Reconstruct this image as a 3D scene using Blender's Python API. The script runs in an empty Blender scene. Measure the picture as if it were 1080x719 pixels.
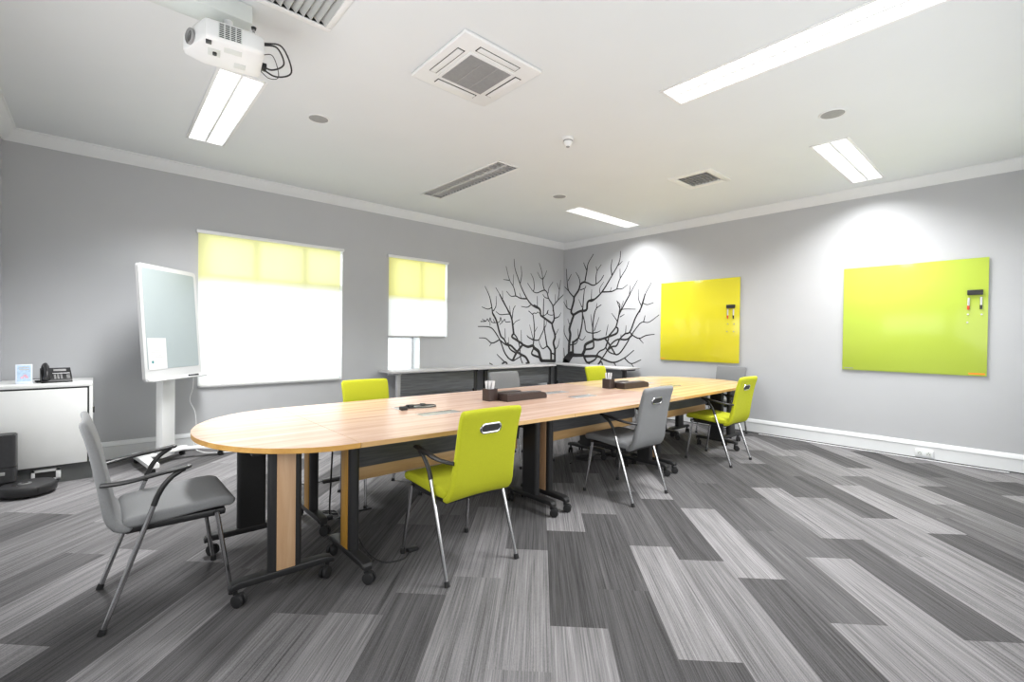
import bpy, bmesh, math, random
from mathutils import Vector, Matrix
random.seed(7)
PI = math.pi
scene = bpy.context.scene
COL = scene.collection
HC = 3.05          # ceiling height
XL, YB = -7.33, -6.45   # left and rear limits of the room

# ------------------------------------------------------------------ materials
def srgb(r, g, b):
    f = lambda c: (c / 255.0) / 12.92 if c / 255.0 <= 0.04045 else ((c / 255.0 + 0.055) / 1.055) ** 2.4
    return (f(r), f(g), f(b), 1.0)

def mat(name, col, rough=0.5, metal=0.0, coat=0.0, noise=0.0, nscale=60.0, bump=0.0, emit=None, estr=0.0, spec=0.5, stretch=None):
    m = bpy.data.materials.new(name); m.use_nodes = True
    nt = m.node_tree; b = nt.nodes['Principled BSDF']
    if len(col) == 3: col = (*col, 1.0)
    b.inputs['Base Color'].default_value = col
    b.inputs['Roughness'].default_value = rough
    b.inputs['Metallic'].default_value = metal
    b.inputs['Coat Weight'].default_value = coat
    b.inputs['Coat Roughness'].default_value = 0.04
    b.inputs['Specular IOR Level'].default_value = spec
    if emit:
        b.inputs['Emission Color'].default_value = (*emit[:3], 1.0)
        b.inputs['Emission Strength'].default_value = estr
    if noise or bump:
        tc = nt.nodes.new('ShaderNodeTexCoord')
        mp = nt.nodes.new('ShaderNodeMapping')
        nz = nt.nodes.new('ShaderNodeTexNoise')
        nz.inputs['Scale'].default_value = nscale
        nz.inputs['Detail'].default_value = 4
        if stretch: mp.inputs['Scale'].default_value = stretch
        nt.links.new(tc.outputs['Object'], mp.inputs['Vector'])
        nt.links.new(mp.outputs['Vector'], nz.inputs['Vector'])
        if noise:
            rp = nt.nodes.new('ShaderNodeValToRGB')
            rp.color_ramp.elements[0].position = 0.3
            rp.color_ramp.elements[1].position = 0.7
            rp.color_ramp.elements[0].color = tuple(max(0, c * (1 - noise)) for c in col[:3]) + (1,)
            rp.color_ramp.elements[1].color = tuple(min(1, c * (1 + noise)) for c in col[:3]) + (1,)
            nt.links.new(nz.outputs['Fac'], rp.inputs['Fac'])
            nt.links.new(rp.outputs['Color'], b.inputs['Base Color'])
        if bump:
            bp = nt.nodes.new('ShaderNodeBump')
            bp.inputs['Strength'].default_value = bump
            bp.inputs['Distance'].default_value = 0.002
            nt.links.new(nz.outputs['Fac'], bp.inputs['Height'])
            nt.links.new(bp.outputs['Normal'], b.inputs['Normal'])
    return m

def wood_mat(name, c1, c2, c3, rough=0.32, scale=(0.9, 16.0, 16.0)):
    m = bpy.data.materials.new(name); m.use_nodes = True
    nt = m.node_tree; b = nt.nodes['Principled BSDF']
    tc = nt.nodes.new('ShaderNodeTexCoord'); mp = nt.nodes.new('ShaderNodeMapping')
    mp.inputs['Scale'].default_value = scale
    nz = nt.nodes.new('ShaderNodeTexNoise'); nz.inputs['Scale'].default_value = 1.0
    nz.inputs['Detail'].default_value = 5; nz.inputs['Roughness'].default_value = 0.62; nz.inputs['Distortion'].default_value = 0.25
    rp = nt.nodes.new('ShaderNodeValToRGB')
    e = rp.color_ramp.elements
    e[0].position = 0.32; e[0].color = c1
    e[1].position = 0.66; e[1].color = c3
    k = e.new(0.5); k.color = c2
    nt.links.new(tc.outputs['Object'], mp.inputs['Vector'])
    nt.links.new(mp.outputs['Vector'], nz.inputs['Vector'])
    nt.links.new(nz.outputs['Fac'], rp.inputs['Fac'])
    nt.links.new(rp.outputs['Color'], b.inputs['Base Color'])
    b.inputs['Roughness'].default_value = rough
    return m

M = {}
M['wall'] = mat('wall_paint', (0.485, 0.495, 0.51), 0.85, noise=0.015, nscale=3, bump=0.05)
M['ceil'] = mat('ceiling_paint', (0.76, 0.79, 0.805), 0.9, noise=0.01, nscale=2)
M['trim'] = mat('white_trim', (0.775, 0.795, 0.805), 0.45, noise=0.01, nscale=8)
M['white'] = mat('white_plastic', (0.82, 0.83, 0.83), 0.35, noise=0.01, nscale=20)
M['offwhite'] = mat('offwhite_plastic', (0.68, 0.71, 0.69), 0.4, noise=0.015, nscale=20)
M['laminate'] = mat('white_laminate', (0.74, 0.75, 0.74), 0.35, noise=0.01, nscale=10)
M['greylam'] = mat('pale_grey_laminate', (0.52, 0.51, 0.51), 0.4, noise=0.03, nscale=14, stretch=(1, 8, 8))
M['darkpanel'] = mat('charcoal_panel', (0.085, 0.088, 0.092), 0.45, noise=0.25, nscale=6, stretch=(1, 14, 14))
M['greypanel'] = mat('grey_woodgrain_panel', (0.13, 0.135, 0.14), 0.45, noise=0.3, nscale=4, stretch=(1, 16, 16))
M['plinth'] = mat('grey_plinth', (0.10, 0.105, 0.105), 0.5, noise=0.1, nscale=10)
M['silver'] = mat('silver_paint', (0.45, 0.45, 0.46), 0.4, metal=0.3, noise=0.02, nscale=30)
M['blackmetal'] = mat('black_metal', (0.013, 0.013, 0.014), 0.48, noise=0.1, nscale=60)
M['black'] = mat('black_plastic', (0.017, 0.017, 0.018), 0.38, noise=0.1, nscale=60)
M['rubber'] = mat('black_rubber', (0.012, 0.012, 0.013), 0.7, noise=0.1, nscale=80)
M['darkgrey'] = mat('dark_grey_plastic', (0.032, 0.032, 0.034), 0.35, noise=0.1, nscale=40)
M['midgrey'] = mat('mid_grey_plastic', (0.30, 0.30, 0.30), 0.5, noise=0.05, nscale=40)
M['chrome'] = mat('chrome', (0.60, 0.60, 0.61), 0.16, metal=1.0, noise=0.02, nscale=5)
M['steel'] = mat('brushed_steel', (0.55, 0.55, 0.55), 0.3, metal=0.9, noise=0.05, nscale=30)
M['lime'] = mat('lime_fabric', (0.46, 0.485, 0.011), 0.85, noise=0.16, nscale=420, bump=0.35)
M['grey'] = mat('grey_fabric', (0.20, 0.205, 0.21), 0.9, noise=0.16, nscale=420, bump=0.35)
M['yellowglass'] = mat('yellow_glass', (0.68, 0.615, 0.03), 0.12, coat=0.1, noise=0.004, nscale=2)
M['limeglass'] = mat('lime_glass', (0.44, 0.555, 0.075), 0.14, coat=0.0, spec=0.35, noise=0.004, nscale=2)
M['screen'] = mat('pale_screen', (0.34, 0.39, 0.40), 0.22, spec=0.3, noise=0.01, nscale=3)
M['decal'] = mat('charcoal_vinyl', (0.022, 0.021, 0.022), 0.6, noise=0.08, nscale=30)
M['brown'] = mat('brown_leather', (0.035, 0.021, 0.018), 0.45, noise=0.2, nscale=160, bump=0.25)
M['paper'] = mat('white_paper', (0.62, 0.62, 0.63), 0.7, noise=0.01, nscale=30)
M['greytext'] = mat('grey_print', (0.5, 0.5, 0.5), 0.7, noise=0.1, nscale=100)
M['teal'] = mat('teal_print', (0.02, 0.22, 0.22), 0.6, noise=0.05, nscale=60)
M['red'] = mat('red_plastic', (0.65, 0.05, 0.02), 0.4, noise=0.05, nscale=60)
M['orange'] = mat('orange_print', (0.85, 0.25, 0.01), 0.5, noise=0.05, nscale=60)
M['blueprint'] = mat('pale_blue_print', (0.45, 0.60, 0.78), 0.4, noise=0.15, nscale=60)
M['pink'] = mat('pink_print', (0.78, 0.45, 0.55), 0.4, noise=0.2, nscale=90)
M['acrylic'] = mat('frosted_acrylic', (0.72, 0.78, 0.88), 0.2, noise=0.01, nscale=20)
M['grille'] = mat('grey_grille', (0.34, 0.34, 0.34), 0.6, noise=0.05, nscale=50)
M['dark'] = mat('dark_void', (0.03, 0.03, 0.03), 0.8, noise=0.1, nscale=50)
M['alu'] = mat('louvre_aluminium', (0.75, 0.75, 0.75), 0.3, metal=0.6, noise=0.02, nscale=20)
M['shade'] = mat('grey_shadow_gap', (0.06, 0.06, 0.06), 0.8, noise=0.1, nscale=30)
M['lamp'] = mat('lit_lamp_panel', (0.9, 0.9, 0.9), 0.5, emit=(1.0, 1.0, 1.0), estr=2.6, noise=0.01, nscale=9)
M['tubeoff'] = mat('unlit_tube', (0.75, 0.75, 0.74), 0.3, noise=0.01, nscale=9)
M['ventblade'] = mat('vent_blade_grey', (0.52, 0.54, 0.53), 0.5, noise=0.02, nscale=20)
M['boardframe'] = mat('board_frame_white', (0.56, 0.565, 0.57), 0.35, noise=0.01, nscale=20)
M['lens'] = mat('projector_lens', (0.02, 0.022, 0.025), 0.05, coat=1.0, noise=0.05, nscale=20)
WT = dict(c1=srgb(176, 140, 120), c2=srgb(194, 162, 142), c3=srgb(207, 178, 159))
M['woodtop'] = wood_mat('beech_top', WT['c1'], WT['c2'], WT['c3'], 0.27)
M['woodtopyellow'] = wood_mat('yellow_cast_beech_top', srgb(190, 158, 116), srgb(204, 174, 132), srgb(214, 188, 148), 0.27)  # beech again, with the far end's yellow colour cast put into the tones
M['woodedge'] = wood_mat('ochre_edge', srgb(178, 132, 62), srgb(192, 146, 74), srgb(204, 160, 88), 0.4)
M['woodpanel'] = wood_mat('beech_panel', srgb(172, 136, 100), srgb(188, 152, 116), srgb(200, 166, 132), 0.4, (16, 16, 1.2))
M['woodochre'] = wood_mat('ochre_panel', srgb(158, 112, 36), srgb(176, 130, 48), srgb(188, 142, 60), 0.4, (16, 16, 1.2))
M['woodrail'] = wood_mat('beech_rail', srgb(180, 142, 92), srgb(196, 158, 106), srgb(208, 172, 122), 0.4, (1.2, 16, 16))

# translucent roller-blind cloth: yellow, its overexposed lower part put into the colour as white
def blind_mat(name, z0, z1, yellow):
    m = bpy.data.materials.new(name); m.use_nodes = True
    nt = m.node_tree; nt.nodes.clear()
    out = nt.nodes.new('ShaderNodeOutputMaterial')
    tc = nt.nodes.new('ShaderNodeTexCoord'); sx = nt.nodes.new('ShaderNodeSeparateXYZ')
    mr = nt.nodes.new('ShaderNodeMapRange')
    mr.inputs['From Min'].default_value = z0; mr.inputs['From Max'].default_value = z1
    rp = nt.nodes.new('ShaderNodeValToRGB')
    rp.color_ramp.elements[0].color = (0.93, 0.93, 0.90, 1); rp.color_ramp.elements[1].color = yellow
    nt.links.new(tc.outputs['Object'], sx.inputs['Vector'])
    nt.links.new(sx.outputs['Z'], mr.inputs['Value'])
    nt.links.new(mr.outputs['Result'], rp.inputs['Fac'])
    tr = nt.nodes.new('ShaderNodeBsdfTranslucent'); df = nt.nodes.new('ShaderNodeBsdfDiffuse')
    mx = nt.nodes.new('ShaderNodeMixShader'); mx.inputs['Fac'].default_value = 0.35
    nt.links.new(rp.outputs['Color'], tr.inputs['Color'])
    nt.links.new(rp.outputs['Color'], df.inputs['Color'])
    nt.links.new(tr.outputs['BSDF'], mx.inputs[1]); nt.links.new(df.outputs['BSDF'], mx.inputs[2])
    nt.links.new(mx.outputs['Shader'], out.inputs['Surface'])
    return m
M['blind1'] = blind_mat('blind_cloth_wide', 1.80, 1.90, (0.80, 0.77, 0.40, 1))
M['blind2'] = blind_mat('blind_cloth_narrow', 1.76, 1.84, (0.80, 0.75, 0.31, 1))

def glass_mat():
    m = bpy.data.materials.new('window_glass'); m.use_nodes = True
    nt = m.node_tree; nt.nodes.clear()
    out = nt.nodes.new('ShaderNodeOutputMaterial')
    tr = nt.nodes.new('ShaderNodeBsdfTransparent'); tr.inputs['Color'].default_value = (0.95, 0.97, 0.97, 1)
    gl = nt.nodes.new('ShaderNodeBsdfGlossy'); gl.inputs['Roughness'].default_value = 0.02
    mx = nt.nodes.new('ShaderNodeMixShader'); mx.inputs['Fac'].default_value = 0.06
    nt.links.new(tr.outputs['BSDF'], mx.inputs[1]); nt.links.new(gl.outputs['BSDF'], mx.inputs[2])
    nt.links.new(mx.outputs['Shader'], out.inputs['Surface'])
    return m
M['glass'] = glass_mat()

# carpet planks: the shade of each plank comes from a face attribute, the streaks from stretched noise
def carpet_mat():
    m = bpy.data.materials.new('carpet_planks'); m.use_nodes = True
    nt = m.node_tree; b = nt.nodes['Principled BSDF']
    b.inputs['Roughness'].default_value = 0.95
    b.inputs['Specular IOR Level'].default_value = 0.15
    at = nt.nodes.new('ShaderNodeAttribute'); at.attribute_name = 'plank'
    sep = nt.nodes.new('ShaderNodeSeparateColor')
    nt.links.new(at.outputs['Color'], sep.inputs['Color'])
    tc = nt.nodes.new('ShaderNodeTexCoord')
    mp = nt.nodes.new('ShaderNodeMapping'); mp.inputs['Rotation'].default_value = (0, 0, -PI / 4)
    nt.links.new(tc.outputs['Object'], mp.inputs['Vector'])
    off = nt.nodes.new('ShaderNodeCombineXYZ')
    ml = nt.nodes.new('ShaderNodeMath'); ml.operation = 'MULTIPLY'; ml.inputs[1].default_value = 37.0
    nt.links.new(sep.outputs['Green'], ml.inputs[0]); nt.links.new(ml.outputs[0], off.inputs['Z'])
    ad = nt.nodes.new('ShaderNodeVectorMath'); ad.operation = 'ADD'
    nt.links.new(mp.outputs['Vector'], ad.inputs[0]); nt.links.new(off.outputs['Vector'], ad.inputs[1])
    def streak(sx, sy, det):
        sc = nt.nodes.new('ShaderNodeVectorMath'); sc.operation = 'MULTIPLY'
        sc.inputs[1].default_value = (sx, sy, 1.0)
        nz = nt.nodes.new('ShaderNodeTexNoise'); nz.inputs['Scale'].default_value = 1.0
        nz.inputs['Detail'].default_value = det; nz.inputs['Roughness'].default_value = 0.6
        nt.links.new(ad.outputs[0], sc.inputs[0]); nt.links.new(sc.outputs[0], nz.inputs['Vector'])
        return nz.outputs['Fac']
    a = streak(2.2, 150.0, 4); c = streak(0.7, 22.0, 3); g = streak(260.0, 300.0, 2)
    def fma(x, k, add):
        n = nt.nodes.new('ShaderNodeMath'); n.operation = 'MULTIPLY_ADD'
        nt.links.new(x, n.inputs[0]); n.inputs[1].default_value = k
        if isinstance(add, float): n.inputs[2].default_value = add
        else: nt.links.new(add, n.inputs[2])
        return n.outputs[0]
    v = fma(a, 2.0, fma(c, 1.1, fma(g, 0.9, -1.04)))
    mul = nt.nodes.new('ShaderNodeMath'); mul.operation = 'MULTIPLY'; mul.use_clamp = True
    nt.links.new(v, mul.inputs[0]); nt.links.new(sep.outputs['Red'], mul.inputs[1])
    mn = nt.nodes.new('ShaderNodeMath'); mn.operation = 'MAXIMUM'; mn.inputs[1].default_value = 0.02
    nt.links.new(mul.outputs[0], mn.inputs[0])
    cc = nt.nodes.new('ShaderNodeCombineColor')
    nt.links.new(mn.outputs[0], cc.inputs[0]); nt.links.new(mn.outputs[0], cc.inputs[2])
    g2 = nt.nodes.new('ShaderNodeMath'); g2.operation = 'MULTIPLY'; g2.inputs[1].default_value = 0.975
    nt.links.new(mn.outputs[0], g2.inputs[0]); nt.links.new(g2.outputs[0], cc.inputs[1])
    nt.links.new(cc.outputs['Color'], b.inputs['Base Color'])
    bp = nt.nodes.new('ShaderNodeBump'); bp.inputs['Strength'].default_value = 0.4; bp.inputs['Distance'].default_value = 0.003
    nt.links.new(a, bp.inputs['Height']); nt.links.new(bp.outputs['Normal'], b.inputs['Normal'])
    return m
M['carpet'] = carpet_mat()

# ------------------------------------------------------------------ mesh building
class MB:
    def __init__(s): s.bm = bmesh.new(); s.mi = 0
    def m(s, i): s.mi = i; return s
    def _take(s, b2, X=None):
        vm = {}
        for v in b2.verts:
            vm[v] = s.bm.verts.new(X @ v.co if X else v.co)
        for f in b2.faces:
            try:
                g = s.bm.faces.new([vm[v] for v in f.verts]); g.material_index = s.mi; g.smooth = True
            except ValueError: pass
        b2.free(); return s
    def box(s, x0, x1, y0, y1, z0, z1, bev=0.0, seg=2, X=None):
        b = bmesh.new()
        bmesh.ops.create_cube(b, size=1.0)
        for v in b.verts:
            v.co = Vector(((x0 + x1) / 2 + v.co.x * (x1 - x0), (y0 + y1) / 2 + v.co.y * (y1 - y0), (z0 + z1) / 2 + v.co.z * (z1 - z0)))
        if bev:
            bev = min(bev, 0.49 * min(abs(x1 - x0), abs(y1 - y0), abs(z1 - z0)))
            bmesh.ops.bevel(b, geom=list(b.edges), offset=bev, segments=seg, affect='EDGES', profile=0.5)
        return s._take(b, X)
    def loops(s, rings, cap=True, closed=False):
        vr = [[s.bm.verts.new(p) for p in r] for r in rings]
        n = len(vr[0]); L = len(vr)
        for i in range(L if closed else L - 1):
            a, b = vr[i], vr[(i + 1) % L]
            for k in range(n):
                f = s.bm.faces.new((a[k], a[(k + 1) % n], b[(k + 1) % n], b[k])); f.material_index = s.mi; f.smooth = True
        if cap and not closed:
            for r, rev in ((vr[0], True), (vr[-1], False)):
                f = s.bm.faces.new(list(reversed(r)) if rev else r); f.material_index = s.mi; f.smooth = True
        return s
    def sweep(s, pts, rad, n=10, up=None, closed=False, cap=True):
        """tube along pts; rad = number, or a list of numbers or (side, normal) half sizes"""
        P = [Vector(p) for p in pts]; L = len(P)
        if not isinstance(rad, (list,)): rad = [rad] * L
        rings = []; ref = Vector(up) if up else None
        for i, p in enumerate(P):
            if closed: t = P[(i + 1) % L] - P[i - 1]
            else: t = P[min(i + 1, L - 1)] - P[max(i - 1, 0)]
            t.normalize()
            if ref is None:
                ref = Vector((0, 0, 1)) if abs(t.z) < 0.9 else Vector((1, 0, 0))
            sd = t.cross(ref)
            if sd.length < 1e-4: sd = t.cross(Vector((0.3, 1, 0.2)))
            sd.normalize(); nn = sd.cross(t).normalized()
            if up is None: ref = nn
            r = rad[i]; a, b = (r if isinstance(r, tuple) else (r, r))
            rings.append([p + sd * (a * math.cos(2 * PI * k / n)) + nn * (b * math.sin(2 * PI * k / n)) for k in range(n)])
        return s.loops(rings, cap, closed)
    def cyl(s, c, r, h, axis='z', n=20, r2=None):
        r2 = r if r2 is None else r2
        ax = {'x': Vector((1, 0, 0)), 'y': Vector((0, 1, 0)), 'z': Vector((0, 0, 1))}[axis] if isinstance(axis, str) else Vector(axis).normalized()
        u = ax.orthogonal().normalized(); v = ax.cross(u); c = Vector(c)
        rings = [[c + ax * z + (u * math.cos(2 * PI * k / n) + v * math.sin(2 * PI * k / n)) * rr for k in range(n)] for z, rr in ((0, r), (h, r2))]
        return s.loops(rings)
    def lathe(s, c, prof, n=28):
        c = Vector(c)
        return s.loops([[c + Vector((r * math.cos(2 * PI * k / n), r * math.sin(2 * PI * k / n), z)) for k in range(n)] for r, z in prof])
    def prism(s, poly, z0, z1, side_mi=None, X=None):
        X = X or Matrix.Identity(4)
        a = [s.bm.verts.new(X @ Vector((p[0], p[1], z0))) for p in poly]; b = [s.bm.verts.new(X @ Vector((p[0], p[1], z1))) for p in poly]
        f = s.bm.faces.new(list(reversed(a))); f.material_index = s.mi
        f = s.bm.faces.new(b); f.material_index = s.mi
        for k in range(len(poly)):
            f = s.bm.faces.new((a[k], a[(k + 1) % len(poly)], b[(k + 1) % len(poly)], b[k]))
            f.material_index = s.mi if side_mi is None else side_mi; f.smooth = True
        return s
    def quad(s, *p):
        f = s.bm.faces.new([s.bm.verts.new(q) for q in p]); f.material_index = s.mi; return s
    def build(s, name, mats, parent=None, loc=None, sharp=35, fix=True):
        if fix: bmesh.ops.recalc_face_normals(s.bm, faces=list(s.bm.faces))
        me = bpy.data.meshes.new(name); s.bm.to_mesh(me); s.bm.free()
        for mm in (mats if isinstance(mats, (list, tuple)) else [mats]): me.materials.append(M[mm])
        me.set_sharp_from_angle(angle=math.radians(sharp))
        o = bpy.data.objects.new(name, me); COL.objects.link(o)
        if parent: o.parent = parent
        if loc: o.location = loc
        return o

def rrect(w, h, r, n=4):
    """rounded rectangle outline, half sizes w, h"""
    r = min(r, w * 0.98, h * 0.98); out = []
    for cx, cy, a0 in ((w - r, h - r, 0), (-w + r, h - r, 90), (-w + r, -h + r, 180), (w - r, -h + r, 270)):
        for k in range(n + 1):
            a = math.radians(a0 + 90 * k / n); out.append((cx + r * math.cos(a), cy + r * math.sin(a)))
    return out

def tag(o, label, cat, group=None):
    o['label'] = label; o['category'] = cat
    if group: o['group'] = group
    return o
def thing(name, label, cat, loc=(0, 0, 0), rz=0.0, group=None):
    o = bpy.data.objects.new(name, None); COL.objects.link(o)
    o.location = loc; o.rotation_euler = (0, 0, rz); o.empty_display_size = 0.1
    return tag(o, label, cat, group)
def struct(name, mb, mats, parent=None):
    o = mb.build(name, mats, parent)
    if not parent: o['kind'] = 'structure'
    return o
def copy_tree(o, parent=None):
    c = o.copy(); COL.objects.link(c)
    if parent: c.parent = parent
    for ch in list(o.children): copy_tree(ch, c)
    return c
def smooth_path(pts, sub=5):
    """Catmull-Rom through the points"""
    P = [Vector(p) for p in pts]
    if len(P) < 3: return [P[0].lerp(P[-1], k / sub) for k in range(sub + 1)]
    out = []
    for i in range(len(P) - 1):
        p0 = P[i - 1] if i else P[0] * 2 - P[1]; p1, p2 = P[i], P[i + 1]
        p3 = P[i + 2] if i + 2 < len(P) else P[-1] * 2 - P[-2]
        for k in range(sub):
            t = k / sub
            out.append(0.5 * ((2 * p1) + (p2 - p0) * t + (2 * p0 - 5 * p1 + 4 * p2 - p3) * t * t + (3 * p1 - p0 - 3 * p2 + p3) * t ** 3))
    out.append(P[-1]); return out

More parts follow.
